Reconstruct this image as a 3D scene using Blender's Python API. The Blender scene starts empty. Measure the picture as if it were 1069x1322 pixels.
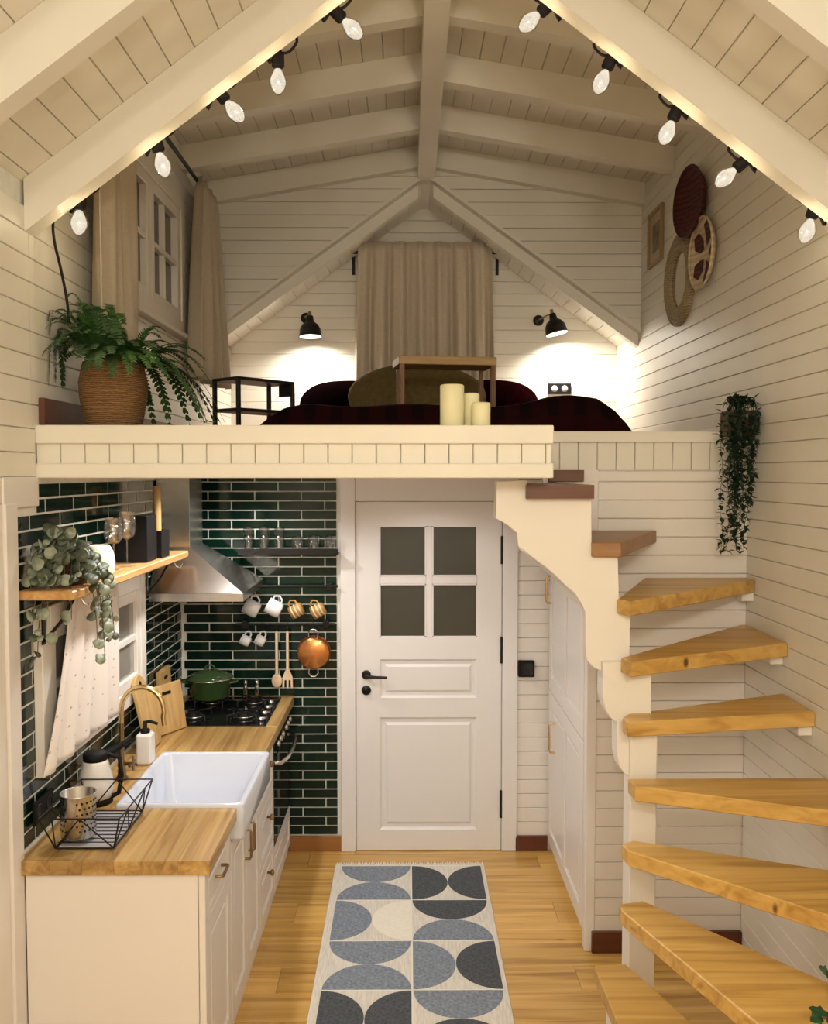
import bpy, math, random
from mathutils import Vector, Matrix
random.seed(7)
R = math.radians
sc = bpy.context.scene
COL = sc.collection

# ------------------------------------------------------------------ camera
FPX, W, H = 1140.0, 1069.0, 1322.0
HC = 2.165
VPX, VPY = 526.0, 610.0
YAW = math.atan((W/2-VPX)/FPX)
PITCH = math.atan((H/2-VPY)/FPX*math.cos(YAW))
cam_d = bpy.data.cameras.new('camera'); cam = bpy.data.objects.new('camera', cam_d); COL.objects.link(cam)
cam.location = (0, 0, HC)
cam.rotation_euler = (R(90)-PITCH, 0, -YAW)
cam_d.sensor_fit = 'HORIZONTAL'; cam_d.sensor_width = 36.0; cam_d.lens = 36.0*FPX/W
cam_d.clip_start = 0.02; cam_d.clip_end = 60
sc.camera = cam
# ------------------------------------------------------------------ world, lights, exposure
wd = bpy.data.worlds.new('night'); sc.world = wd; wd.use_nodes = True
wd.node_tree.nodes['Background'].inputs[0].default_value = (0.55, 0.6, 0.75, 1)
wd.node_tree.nodes['Background'].inputs[1].default_value = 0.02
sc.view_settings.view_transform = 'Standard'; sc.view_settings.look = 'None'
sc.view_settings.gamma = 1; sc.view_settings.use_curve_mapping = False
sc.view_settings.exposure = 0.58
WARM = (1.0, 0.80, 0.50); WARM2 = (1.0, 0.92, 0.80); NEUT = (1.0, 0.95, 0.90)
def lamp(name, kind, loc, energy, color, radius=0.05, parent=None, rot=(0, 0, 0), **kw):
    d = bpy.data.lights.new(name, kind); d.energy = energy; d.color = color
    if kind == 'AREA':
        d.shape = 'RECTANGLE'; d.size = kw.get('sx', .3); d.size_y = kw.get('sy', .3)
    else:
        d.shadow_soft_size = radius
    if kind == 'SPOT':
        d.spot_size = R(kw.get('ang', 120)); d.spot_blend = kw.get('blend', .6)
    o = bpy.data.objects.new(name, d); COL.objects.link(o); o.rotation_euler = rot
    o.location = loc
    if parent: o.parent = parent; o.location = Vector(loc)-WO[parent]
    return o
WO = {}
# unseen lights added behind the viewpoint to brighten the room
lamp('room_fill_light', 'POINT', (0.55, -0.25, 2.95), 50, WARM2, .13)
lamp('room_fill_light', 'POINT', (-0.35, -1.3, 2.95), 45, WARM2, .13)
# recessed downlights in the soffit over the worktop
for yy in (3.35, 3.95, 4.55):
    lamp('soffit_spot', 'SPOT', (-.86, yy, 2.135), 14.5, NEUT, .035, ang=150, blend=.5)
for yy in (3.7, 4.45):  # unseen spots added to brighten the passage
    lamp('soffit_spot', 'SPOT', (.12, yy, 2.135), 6, NEUT, .035, ang=150, blend=.5)

# ------------------------------------------------------------------ pixel helpers (photo frame 1069x1322)
fw = Vector((math.sin(YAW)*math.cos(PITCH), math.cos(YAW)*math.cos(PITCH), -math.sin(PITCH)))
rt = Vector((math.cos(YAW), -math.sin(YAW), 0)); upv = rt.cross(fw)
CAM = Vector((0, 0, HC))
def ray(x, y): return fw + rt*((x-W/2)/FPX) - upv*((y-H/2)/FPX)
def PY(x, y, Y): d = ray(x, y); return CAM + d*(Y/d.y)
def PX(x, y, X): d = ray(x, y); return CAM + d*(X/d.x)
def PZ(x, y, Z): d = ray(x, y); return CAM + d*((Z-HC)/d.z)

# ------------------------------------------------------------------ materials
MATS = {}
def newmat(name):
    m = bpy.data.materials.new(name); m.use_nodes = True
    nt = m.node_tree; b = nt.nodes['Principled BSDF']; MATS[name] = m
    return m, nt, b
def N(nt, t, **kw):
    n = nt.nodes.new(t)
    for k, v in kw.items(): setattr(n, k, v)
    return n
def coords(nt, scale=(1, 1, 1), kind='Object'):
    tc = N(nt, 'ShaderNodeTexCoord'); mp = N(nt, 'ShaderNodeMapping')
    mp.inputs['Scale'].default_value = scale
    nt.links.new(tc.outputs[kind], mp.inputs['Vector']); return mp
def plain(name, col, rough=.5, metal=0, spec=.5, var=.04, scale=8, bump=0, bscale=60, coat=0):
    """solid colour with slight noise variation"""
    m, nt, b = newmat(name)
    mp = coords(nt); nz = N(nt, 'ShaderNodeTexNoise'); nz.inputs['Scale'].default_value = scale
    nz.inputs['Detail'].default_value = 3
    nt.links.new(mp.outputs[0], nz.inputs['Vector'])
    cr = N(nt, 'ShaderNodeValToRGB')
    a = [max(0, c*(1-var)) for c in col]; c2 = [min(1, c*(1+var)) for c in col]
    cr.color_ramp.elements[0].color = (*a, 1); cr.color_ramp.elements[1].color = (*c2, 1)
    cr.color_ramp.elements[0].position = .3; cr.color_ramp.elements[1].position = .7
    nt.links.new(nz.outputs['Fac'], cr.inputs['Fac']); nt.links.new(cr.outputs[0], b.inputs['Base Color'])
    b.inputs['Roughness'].default_value = rough; b.inputs['Metallic'].default_value = metal
    b.inputs['Specular IOR Level'].default_value = spec; b.inputs['Coat Weight'].default_value = coat
    if bump:
        n2 = N(nt, 'ShaderNodeTexNoise'); n2.inputs['Scale'].default_value = bscale
        nt.links.new(mp.outputs[0], n2.inputs['Vector'])
        bp = N(nt, 'ShaderNodeBump'); bp.inputs['Strength'].default_value = bump; bp.inputs['Distance'].default_value = .003
        nt.links.new(n2.outputs['Fac'], bp.inputs['Height']); nt.links.new(bp.outputs[0], b.inputs['Normal'])
    return m
def wood(name, cols, along='Y', rough=.4, k=1.0, objvar=.25, knots=False, coat=0.0):
    """grain stretched along one axis; each object gets its own offset and tone"""
    m, nt, b = newmat(name)
    s = {'X': (1.2*k, 22*k, 22*k), 'Y': (22*k, 1.2*k, 22*k), 'Z': (22*k, 22*k, 1.2*k)}[along]
    tc = N(nt, 'ShaderNodeTexCoord'); oi = N(nt, 'ShaderNodeObjectInfo')
    add = N(nt, 'ShaderNodeVectorMath', operation='ADD'); mul = N(nt, 'ShaderNodeMath', operation='MULTIPLY'); mul.inputs[1].default_value = 37.0
    nt.links.new(oi.outputs['Random'], mul.inputs[0]); nt.links.new(tc.outputs['Object'], add.inputs[0]); nt.links.new(mul.outputs[0], add.inputs[1])
    mp = N(nt, 'ShaderNodeMapping'); mp.inputs['Scale'].default_value = s; nt.links.new(add.outputs[0], mp.inputs['Vector'])
    nz = N(nt, 'ShaderNodeTexNoise'); nz.inputs['Scale'].default_value = 1.0; nz.inputs['Detail'].default_value = 6; nz.inputs['Distortion'].default_value = 1.2
    nt.links.new(mp.outputs[0], nz.inputs['Vector'])
    cr = N(nt, 'ShaderNodeValToRGB'); el = cr.color_ramp.elements
    el[0].position = .28; el[1].position = .72
    el[0].color = (*cols[0], 1); el[1].color = (*cols[-1], 1)
    if len(cols) == 3:
        e = el.new(.5); e.color = (*cols[1], 1)
    nt.links.new(nz.outputs['Fac'], cr.inputs['Fac'])
    hs = N(nt, 'ShaderNodeHueSaturation')
    mr = N(nt, 'ShaderNodeMapRange'); mr.inputs['To Min'].default_value = 1-objvar; mr.inputs['To Max'].default_value = 1+objvar
    nt.links.new(oi.outputs['Random'], mr.inputs['Value']); nt.links.new(mr.outputs[0], hs.inputs['Value'])
    src = cr.outputs[0]
    if knots:
        mp2 = N(nt, 'ShaderNodeMapping'); q = {'X': (2.2, 9, 3), 'Y': (9, 2.2, 3), 'Z': (9, 3, 2.2)}[along]
        mp2.inputs['Scale'].default_value = q; nt.links.new(add.outputs[0], mp2.inputs['Vector'])
        vo = N(nt, 'ShaderNodeTexVoronoi'); vo.inputs['Scale'].default_value = 1.0; nt.links.new(mp2.outputs[0], vo.inputs['Vector'])
        kr = N(nt, 'ShaderNodeValToRGB'); kr.color_ramp.elements[0].position = .03; kr.color_ramp.elements[1].position = .075
        kr.color_ramp.elements[0].color = (1, 1, 1, 1); kr.color_ramp.elements[1].color = (0, 0, 0, 1)
        nt.links.new(vo.outputs['Distance'], kr.inputs['Fac'])
        mx = N(nt, 'ShaderNodeMixRGB'); mx.inputs['Color2'].default_value = (cols[0][0]*.3, cols[0][1]*.22, cols[0][2]*.15, 1)
        nt.links.new(kr.outputs[0], mx.inputs['Fac']); nt.links.new(src, mx.inputs['Color1']); src = mx.outputs[0]
    nt.links.new(src, hs.inputs['Color']); nt.links.new(hs.outputs[0], b.inputs['Base Color'])
    b.inputs['Roughness'].default_value = rough; b.inputs['Coat Weight'].default_value = coat; b.inputs['Coat Roughness'].default_value = .15
    bp = N(nt, 'ShaderNodeBump'); bp.inputs['Strength'].default_value = .12; bp.inputs['Distance'].default_value = .002
    nt.links.new(nz.outputs['Fac'], bp.inputs['Height']); nt.links.new(bp.outputs[0], b.inputs['Normal'])
    return m
def emis(name, col, s):
    m, nt, b = newmat(name)
    b.inputs['Base Color'].default_value = (0, 0, 0, 1)
    b.inputs['Emission Color'].default_value = (*col, 1); b.inputs['Emission Strength'].default_value = s
    return m
def clear(name, tint=(1, 1, 1), gloss=.16, rough=.03):
    m, nt, b = newmat(name)
    out = nt.nodes['Material Output']; nt.nodes.remove(b)
    tr = N(nt, 'ShaderNodeBsdfTransparent'); tr.inputs[0].default_value = (*tint, 1)
    gl = N(nt, 'ShaderNodeBsdfGlossy'); gl.inputs['Roughness'].default_value = rough
    mx = N(nt, 'ShaderNodeMixShader'); mx.inputs[0].default_value = gloss
    nt.links.new(tr.outputs[0], mx.inputs[1]); nt.links.new(gl.outputs[0], mx.inputs[2]); nt.links.new(mx.outputs[0], out.inputs[0])
    return m

plain('board_paint', (.80, .765, .675), .42, var=.03, scale=3, bump=.08, bscale=25)
plain('beam_paint', (.82, .785, .69), .45, var=.03, scale=3, bump=.08, bscale=25)
plain('lower_lit_paint', (.83, .79, .745), .42, var=.025, scale=3)  # copy of board_paint, whitened to carry the lower storey's cooler light
plain('cabinet_paint', (.83, .79, .76), .32, var=.015, scale=2)
plain('door_paint', (.82, .80, .80), .33, var=.015, scale=2)
plain('white_core', (.86, .82, .75), .5, var=.02, scale=2)
plain('grout', (.80, .80, .74), .8, var=.06, scale=30)
plain('tile_green', (.0035, .020, .0125), .09, var=.35, scale=6, bump=.12, bscale=14, spec=.30)
plain('tile_dark', (.003, .016, .011), .10, var=.35, scale=6, bump=.12, bscale=14, spec=.30)
wood('floor_oak', [(.40, .205, .045), (.64, .375, .10), (.78, .50, .165)], 'X', .30, .8, .14, knots=True, coat=.25)
wood('worktop_oak', [(.27, .14, .045), (.46, .28, .095), (.58, .385, .15)], 'Y', .32, 1, .20)
wood('tread_pine', [(.42, .225, .05), (.60, .36, .095), (.71, .46, .145)], 'X', .38, .8, .08, knots=True)
wood('tread_dark', [(.10, .035, .014), (.17, .062, .026)], 'X', .4, 1, .05)
wood('tread_mid', [(.26, .12, .04), (.40, .21, .075)], 'X', .4, 1, .05)
wood('skirting_wood', [(.28, .115, .03), (.40, .18, .055)], 'X', .4, 1, .1)
wood('skirting_dark', [(.09, .022, .01), (.14, .04, .018)], 'X', .4, 1, .1)
wood('shelf_wood', [(.42, .20, .06), (.66, .40, .15)], 'Y', .45, 1, .05)
wood('board_wood', [(.46, .28, .10), (.66, .45, .19)], 'Z', .5, 1, .18)
wood('pale_wood', [(.66, .48, .31), (.80, .62, .44)], 'Z', .5, 1, .08)
wood('tray_wood', [(.42, .26, .11), (.56, .37, .17)], 'X', .5, 1, .05)
wood('leg_wood', [(.17, .075, .03), (.26, .13, .06)], 'Z', .5, 1, .05)
plain('black_metal', (.010, .009, .009), .42, var=.1, spec=.3)
plain('black_matte', (.007, .006, .006), .6, var=.1, spec=.2)
plain('black_glass', (.006, .006, .007), .06, var=.1)
plain('steel', (.62, .60, .57), .26, metal=1, var=.05, scale=20)
plain('brass', (.78, .56, .27), .24, metal=1, var=.05)
plain('old_brass', (.30, .20, .10), .35, metal=1, var=.1)
plain('ceramic', (.88, .88, .90), .12, var=.01, spec=.6)
plain('sink_ceramic', (.66, .70, .80), .10, var=.01, spec=.6)
plain('cream_ceramic', (.80, .74, .60), .3, var=.02)
plain('plastic_white', (.85, .82, .78), .3, var=.01)
plain('grey_plastic', (.40, .39, .42), .4, var=.05)
plain('pot_green', (.05, .095, .032), .14, var=.05)
plain('copper', (.62, .27, .09), .22, metal=.85, var=.15, scale=18)
plain('copper_dark', (.22, .06, .03), .35, metal=.7, var=.1)
plain('candle_wax', (.82, .78, .50), .45, var=.02)
plain('olive_fabric', (.15, .11, .045), .95, spec=.1, var=.15, scale=40, bump=.3, bscale=120)
plain('dark_fabric', (.0035, .0012, .0014), 1.0, spec=0, var=.2, scale=40, bump=.3, bscale=120)
plain('curtain_lit', (.66, .57, .45), .85, var=.05, scale=60, bump=.2, bscale=260)  # curtain_dim cloth with light painted in, brightened for the far wall
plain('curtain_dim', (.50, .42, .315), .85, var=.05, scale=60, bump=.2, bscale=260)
plain('dark_red_fabric', (.010, .0012, .0016), 1.0, spec=0, var=.3, scale=30)
plain('soil', (.03, .018, .01), .95, var=.3, scale=60)
plain('fern_leaf', (.022, .075, .016), .5, var=.45, scale=14)
plain('fern_tip', (.045, .12, .025), .5, var=.35, scale=14)
plain('ivy_leaf', (.008, .030, .012), .4, var=.4, scale=20)
plain('eucalyptus_leaf', (.085, .105, .068), .55, var=.3, scale=40)
plain('eucalyptus_pale', (.30, .34, .25), .55, var=.2, scale=40)
plain('stem', (.10, .085, .045), .6, var=.2)
plain('holly_leaf', (.012, .075, .020), .22, var=.4, scale=20)
plain('pot_brown', (.12, .06, .03), .7, var=.2)
plain('window_paint', (.80, .74, .65), .35, var=.02)
plain('kwindow_paint', (.85, .82, .77), .35, var=.02)
plain('pane_dark', (.055, .050, .040), .08, var=.1)
plain('pane_grey', (.30, .28, .25), .10, var=.1)
plain('pane_door', (.055, .058, .050), .14, var=.12, scale=3)
plain('rug_base', (.74, .70, .63), .95, var=.12, scale=45, bump=.5, bscale=220)
_nt = MATS['rug_base'].node_tree; _mp = _nt.nodes['Mapping']; _mp.inputs['Scale'].default_value = (3.2, .35, 1)
plain('rug_blue', (.225, .265, .325), .95, var=.30, scale=70, bump=.5, bscale=220)
plain('rug_dark', (.075, .085, .098), .95, var=.35, scale=70, bump=.5, bscale=220)
plain('rug_cream', (.86, .82, .72), .95, var=.04, scale=45, bump=.5, bscale=220)
plain('picture_frame', (.36, .25, .12), .4, var=.1)
plain('picture_mat', (.50, .42, .30), .6, var=.05)
plain('picture_print', (.24, .18, .11), .6, var=.5, scale=14)
plain('mirror', (.55, .50, .42), .12, metal=.8, var=.02)
clear('clear_glass', gloss=.2)
clear('bulb_glass', (1, .98, .94), .22)
emis('glow_core', (1, .93, .80), 14)
_nt = MATS['glow_core'].node_tree; _v = _nt.nodes.new('ShaderNodeTexVoronoi'); _v.inputs['Scale'].default_value = 70
_mr = _nt.nodes.new('ShaderNodeMapRange'); _mr.inputs['From Max'].default_value = .8; _mr.inputs['To Min'].default_value = 1.5; _mr.inputs['To Max'].default_value = .12  # cell pattern paints sparkle into the glowing core
_nt.links.new(_v.outputs['Distance'], _mr.inputs['Value']); _nt.links.new(_mr.outputs[0], _nt.nodes['Principled BSDF'].inputs['Emission Strength'])
emis('lamp_bulb', (1, .92, .80), 10)
def mat_wicker(name, c1, c2, s):
    m, nt, b = newmat(name)
    mp = coords(nt, s); w = N(nt, 'ShaderNodeTexWave', wave_type='BANDS', bands_direction='Z'); w.inputs['Scale'].default_value = 1
    w.inputs['Distortion'].default_value = 3.5; w.inputs['Detail'].default_value = 3; w.inputs['Detail Scale'].default_value = 3
    nt.links.new(mp.outputs[0], w.inputs['Vector'])
    cr = N(nt, 'ShaderNodeValToRGB'); cr.color_ramp.elements[0].color = (*c1, 1); cr.color_ramp.elements[1].color = (*c2, 1)
    nt.links.new(w.outputs['Fac'], cr.inputs[0]); nt.links.new(cr.outputs[0], b.inputs['Base Color'])
    b.inputs['Roughness'].default_value = .75
    bp = N(nt, 'ShaderNodeBump'); bp.inputs['Strength'].default_value = .6; bp.inputs['Distance'].default_value = .006
    nt.links.new(w.outputs['Fac'], bp.inputs['Height']); nt.links.new(bp.outputs[0], b.inputs['Normal'])
mat_wicker('wicker', (.10, .045, .016), (.33, .175, .062), (22, 22, 48))
mat_wicker('seagrass', (.26, .19, .10), (.46, .37, .22), (25, 25, 25))
mat_wicker('red_straw', (.045, .010, .009), (.11, .018, .02), (12, 12, 12))
mat_wicker('cream_straw', (.52, .40, .24), (.68, .56, .38), (1, 1, 9))
def mat_plaid():
    m, nt, b = newmat('plaid')
    mp = coords(nt)
    sx = N(nt, 'ShaderNodeSeparateXYZ'); nt.links.new(mp.outputs[0], sx.inputs[0])
    outs = []
    for ax in ('X', 'Y'):
        mu = N(nt, 'ShaderNodeMath', operation='MULTIPLY'); mu.inputs[1].default_value = 46
        nt.links.new(sx.outputs[ax], mu.inputs[0])
        sn = N(nt, 'ShaderNodeMath', operation='SINE'); nt.links.new(mu.outputs[0], sn.inputs[0])
        gt = N(nt, 'ShaderNodeMath', operation='GREATER_THAN'); gt.inputs[1].default_value = .2; nt.links.new(sn.outputs[0], gt.inputs[0])
        outs.append(gt)
    ad = N(nt, 'ShaderNodeMath', operation='ADD'); nt.links.new(outs[0].outputs[0], ad.inputs[0]); nt.links.new(outs[1].outputs[0], ad.inputs[1])
    hf = N(nt, 'ShaderNodeMath', operation='MULTIPLY'); hf.inputs[1].default_value = .5; nt.links.new(ad.outputs[0], hf.inputs[0])
    cr = N(nt, 'ShaderNodeValToRGB'); e = cr.color_ramp.elements
    e[0].color = (.022, .003, .004, 1); e[1].color = (.008, .003, .004, 1); x = e.new(.5); x.color = (.018, .003, .004, 1)
    nt.links.new(hf.outputs[0], cr.inputs[0]); nt.links.new(cr.outputs[0], b.inputs['Base Color']); b.inputs['Roughness'].default_value = .9
    b.inputs['Specular IOR Level'].default_value = .08
mat_plaid()
def mat_dots():
    m, nt, b = newmat('dotted_linen')
    tc = N(nt, 'ShaderNodeTexCoord'); mp = N(nt, 'ShaderNodeMapping'); mp.inputs['Scale'].default_value = (18, 17, 1)
    nt.links.new(tc.outputs['UV'], mp.inputs[0])
    vo = N(nt, 'ShaderNodeTexVoronoi'); vo.inputs['Randomness'].default_value = .25; vo.inputs['Scale'].default_value = 1
    nt.links.new(mp.outputs[0], vo.inputs['Vector'])
    cr = N(nt, 'ShaderNodeValToRGB'); e = cr.color_ramp.elements; e[0].position = .10; e[1].position = .15
    e[0].color = (.50, .40, .36, 1); e[1].color = (.80, .74, .70, 1)
    nt.links.new(vo.outputs['Distance'], cr.inputs[0]); nt.links.new(cr.outputs[0], b.inputs['Base Color']); b.inputs['Roughness'].default_value = .9
mat_dots()

# ------------------------------------------------------------------ mesh helpers
class M:
    """collects geometry in world coordinates and links it as ONE mesh object"""
    def __init__(s): s.v = []; s.f = []; s.sm = []; s.uv = None
    def add(s, v, f, smooth=False):
        o = len(s.v); s.v += [tuple(p) for p in v]; s.f += [tuple(i+o for i in q) for q in f]; s.sm += [smooth]*len(f); return s
    def box(s, x0, y0, z0, x1, y1, z1, b=0):
        x0, x1 = min(x0, x1), max(x0, x1); y0, y1 = min(y0, y1), max(y0, y1); z0, z1 = min(z0, z1), max(z0, z1)
        return s.obox(((x0+x1)/2, (y0+y1)/2, (z0+z1)/2), (1, 0, 0), (0, 1, 0), (0, 0, 1), x1-x0, y1-y0, z1-z0, b)
    def obox(s, c, u, v, w, lu, lv, lw, b=0):
        c, u, v, w = Vector(c), Vector(u).normalized(), Vector(v).normalized(), Vector(w).normalized()
        h = (lu/2, lv/2, lw/2)
        if b <= 0:
            P = [c+u*(i*h[0])+v*(j*h[1])+w*(k*h[2]) for k in (-1, 1) for j in (-1, 1) for i in (-1, 1)]
            return s.add(P, [(0, 2, 3, 1), (4, 5, 7, 6), (0, 1, 5, 4), (2, 6, 7, 3), (0, 4, 6, 2), (1, 3, 7, 5)])
        b = min(b, min(h)*.95); P = []; idx = {}
        for i in (-1, 1):
            for j in (-1, 1):
                for k in (-1, 1):
                    for a in range(3):
                        e = [h[0]-b, h[1]-b, h[2]-b]; e[a] = h[a]
                        idx[(i, j, k, a)] = len(P); P.append(c+u*(i*e[0])+v*(j*e[1])+w*(k*e[2]))
        F = []
        def g(a, sg, p, q):   # face on axis a
            t = [0, 0, 0]; t[a] = sg; o = [x for x in range(3) if x != a]; t[o[0]] = p; t[o[1]] = q
            return tuple(t)
        for a in range(3):
            for sg in (-1, 1):
                q = [idx[g(a, sg, p1, p2)+(a,)] for p1, p2 in ((-1, -1), (1, -1), (1, 1), (-1, 1))]
                if (sg > 0) == (a == 1): q.reverse()
                F.append(tuple(q))
        for a in range(3):           # edges along axis a
            o = [x for x in range(3) if x != a]
            for p in (-1, 1):
                for q in (-1, 1):
                    def t(e):
                        z = [0, 0, 0]; z[a] = e; z[o[0]] = p; z[o[1]] = q; return tuple(z)
                    F.append((idx[t(-1)+(o[0],)], idx[t(1)+(o[0],)], idx[t(1)+(o[1],)], idx[t(-1)+(o[1],)]))
        for i in (-1, 1):
            for j in (-1, 1):
                for k in (-1, 1): F.append((idx[(i, j, k, 0)], idx[(i, j, k, 1)], idx[(i, j, k, 2)]))
        return s.add(P, F)
    def prism(s, poly, d, smooth=False):
        """poly: list of 3D points, extruded by vector d"""
        n = len(poly); d = Vector(d); P = [Vector(p) for p in poly]; P += [p+d for p in P]
        F = [tuple(range(n))[::-1], tuple(range(n, 2*n))] + [(i, (i+1) % n, (i+1) % n+n, i+n) for i in range(n)]
        return s.add(P, F, smooth)
    def cprism(s, poly, d, b):
        """extruded outline with a chamfered front and back edge"""
        n = len(poly); d = Vector(d); dn = d.normalized(); P = [Vector(p) for p in poly]
        c = sum(P, Vector())/n
        ins = []
        for i in range(n):
            e1 = (P[i]-P[i-1]).normalized(); e2 = (P[(i+1) % n]-P[i]).normalized()
            n1 = dn.cross(e1); n2 = dn.cross(e2)
            if n1.dot(c-P[i]) < 0 and n2.dot(c-P[i]) < 0: n1, n2 = -n1, -n2
            k = 1+n1.dot(n2)
            ins.append(P[i]+(n1+n2)*(b/max(k, .3)))
        rings = [ins, [p+dn*b for p in P], [p+d-dn*b for p in P], [p+d for p in ins]]
        V = [p for r in rings for p in r]; F = [tuple(range(n))[::-1], tuple(range(3*n, 4*n))]
        for k in range(3): F += [(k*n+i, k*n+(i+1) % n, (k+1)*n+(i+1) % n, (k+1)*n+i) for i in range(n)]
        return s.add(V, F)
    def tube(s, pts, r, seg=8, cap=True):
        P = [Vector(p) for p in pts]; n = len(P); V = []; rr = r if isinstance(r, (list, tuple)) else [r]*n
        ref = None
        for i in range(n):
            t = (P[min(i+1, n-1)]-P[max(i-1, 0)]).normalized()
            if ref is None:
                ref = Vector((0, 0, 1)) if abs(t.z) < .9 else Vector((1, 0, 0))
            a = (ref-t*ref.dot(t))
            if a.length < 1e-4: a = t.orthogonal()
            a.normalize(); ref = a; b = t.cross(a)
            V += [P[i]+(a*math.cos(k*2*math.pi/seg)+b*math.sin(k*2*math.pi/seg))*rr[i] for k in range(seg)]
        F = [(i*seg+k, i*seg+(k+1) % seg, (i+1)*seg+(k+1) % seg, (i+1)*seg+k) for i in range(n-1) for k in range(seg)]
        s.add(V, F, True)
        if cap:
            s.add(V[:seg], [tuple(range(seg))[::-1]]); s.add(V[-seg:], [tuple(range(seg))])
        return s
    def lathe(s, prof, c, axis=(0, 0, 1), seg=24, smooth=True, close=False):
        """prof: (radius, height) pairs about an axis through c"""
        c = Vector(c); w = Vector(axis).normalized(); a = w.orthogonal().normalized(); b = w.cross(a); V = []
        for r, h in prof:
            V += [c+w*h+(a*math.cos(k*2*math.pi/seg)+b*math.sin(k*2*math.pi/seg))*max(r, 1e-5) for k in range(seg)]
        n = len(prof); rng = range(n) if close else range(n-1)
        F = [(i*seg+k, i*seg+(k+1) % seg, ((i+1) % n)*seg+(k+1) % seg, ((i+1) % n)*seg+k) for i in rng for k in range(seg)]
        return s.add(V, F, smooth)
    def torus(s, c, axis, R1, r, seg=24, k=8):
        return s.lathe([(R1+r*math.cos(i*2*math.pi/k), r*math.sin(i*2*math.pi/k)) for i in range(k)], c, axis, seg, True, True)
    def grid(s, fn, nu, nv, smooth=True, wrap=False):
        V = [fn(i/nu, j/nv) for j in range(nv+1) for i in range(nu+1)]
        F = [(j*(nu+1)+i, j*(nu+1)+i+1, (j+1)*(nu+1)+i+1, (j+1)*(nu+1)+i) for j in range(nv) for i in range(nu)]
        return s.add(V, F, smooth)
    def mesh(s, name, org):
        me = bpy.data.meshes.new(name)
        me.from_pydata([(x-org[0], y-org[1], z-org[2]) for x, y, z in s.v], [], s.f)
        me.polygons.foreach_set('use_smooth', s.sm); me.update(); return me
    def build(s, name, mat, parent=None, org=None, solid=0, recalc=False):
        if org is None:
            xs = [p[0] for p in s.v]; ys = [p[1] for p in s.v]; zs = [p[2] for p in s.v]
            org = Vector(((min(xs)+max(xs))/2, (min(ys)+max(ys))/2, min(zs)))
        me = s.mesh(name, org)
        if recalc:
            import bmesh
            bm = bmesh.new(); bm.from_mesh(me); bmesh.ops.recalc_face_normals(bm, faces=bm.faces); bm.to_mesh(me); bm.free()
        me.materials.append(MATS[mat])
        o = bpy.data.objects.new(name, me); COL.objects.link(o); put(o, org, parent)
        if solid:
            md = o.modifiers.new('thick', 'SOLIDIFY'); md.thickness = solid; md.offset = 0
        return o
def put(o, org, parent=None):
    WO[o] = Vector(org)
    if parent is not None:
        o.parent = parent; o.location = Vector(org)-WO[parent]
    else: o.location = Vector(org)
def tag(o, label=None, cat=None, group=None, kind=None):
    if label: o['label'] = label
    if cat: o['category'] = cat
    if group: o['group'] = group
    if kind: o['kind'] = kind
    return o
def thing(name, loc, label, cat, group=None):
    o = bpy.data.objects.new(name, None); COL.objects.link(o); o.empty_display_size = .05
    put(o, loc); return tag(o, label, cat, group)
def clone(src, delta, parent=None):
    c = src.copy(); COL.objects.link(c); put(c, WO[src]+Vector(delta), parent); return c
def clone_tree(src, delta, label=None, group=None):
    r = clone(src, delta)
    if label: r['label'] = label
    if group: r['group'] = group
    for ch in list(src.children):
        c = clone(ch, delta, r)
        for g in list(ch.children): clone(g, delta, c)
    return r
def plank(parent, name, o, u, v, n, a0, a1, b0, b1, v0, v1, mat, t=.012, ch=.003):
    """a lining board: spans u in [a0,a1] at v0 and [b0,b1] at v1, chamfered long edges"""
    o, u, v, n = Vector(o), Vector(u), Vector(v), Vector(n)
    g = .001; V = []
    sec = [(v0+g, 0), (v0+g, t-ch), (v0+g+ch, t), (v1-g-ch, t), (v1-g, t-ch), (v1-g, 0)]
    for e in (0, 1):
        for vv, nn in sec:
            k = (vv-v0)/(v1-v0)
            uu = (a0+(b0-a0)*k) if e == 0 else (a1+(b1-a1)*k)
            V.append(o+u*uu+v*vv+n*nn)
    F = [(i, (i+1) % 6, (i+1) % 6+6, i+6) for i in range(6)] + [(5, 4, 3, 2, 1, 0), (6, 7, 8, 9, 10, 11)]
    return M().add(V, F).build(name, mat, parent, recalc=True)

# ------------------------------------------------------------------ main dimensions
XL, XR, XC = -1.28, 1.52, 0.12
YD = 4.985            # kitchen back wall with the door
YP = 3.90             # partition beside the stairs
YLE = 3.045           # front edge of the loft over the kitchen
YB = 6.40             # far gable wall
YE = 5.75             # end of the raised dormer ceiling
Y0 = -2.2
ZL = 2.327            # loft floor
SM, ZM = .745, 4.17   # steep roof
SD, ZD = .171, 4.24   # dormer ceiling
SF, ZF = .715, 4.06   # steep roof at the far end
zm = lambda x: ZM-SM*abs(x-XC)
zd = lambda x: ZD-SD*abs(x-XC)
zf = lambda x: ZF-SF*abs(x-XC)
BP = .0817            # wall board pitch

# ------------------------------------------------------------------ floor
floor = M().box(XL-.05, Y0-.05, -.08, XR+.05, YD+.08, -.012).build('floor', 'skirting_dark'); tag(floor, kind='structure')
pw = .192; y = 2.05; row = 0
while y < YD:
    x = XL + (-.3, -.9, -.55)[row % 3]
    while x < XR:
        x0, x1 = max(x, XL+.002), min(x+1.28, XR-.002)
        if x1-x0 > .02:
            M().box(x0+.0006, y+.0006, -.012, x1-.0006, min(y+pw, YD)-.0006, 0, .0012).build('floor_plank', 'floor_oak', floor)
        x += 1.28
    y += pw; row += 1
M().box(XL, Y0, -.012, XR, 2.049, 0).build('floor_plank', 'floor_oak', floor)

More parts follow.
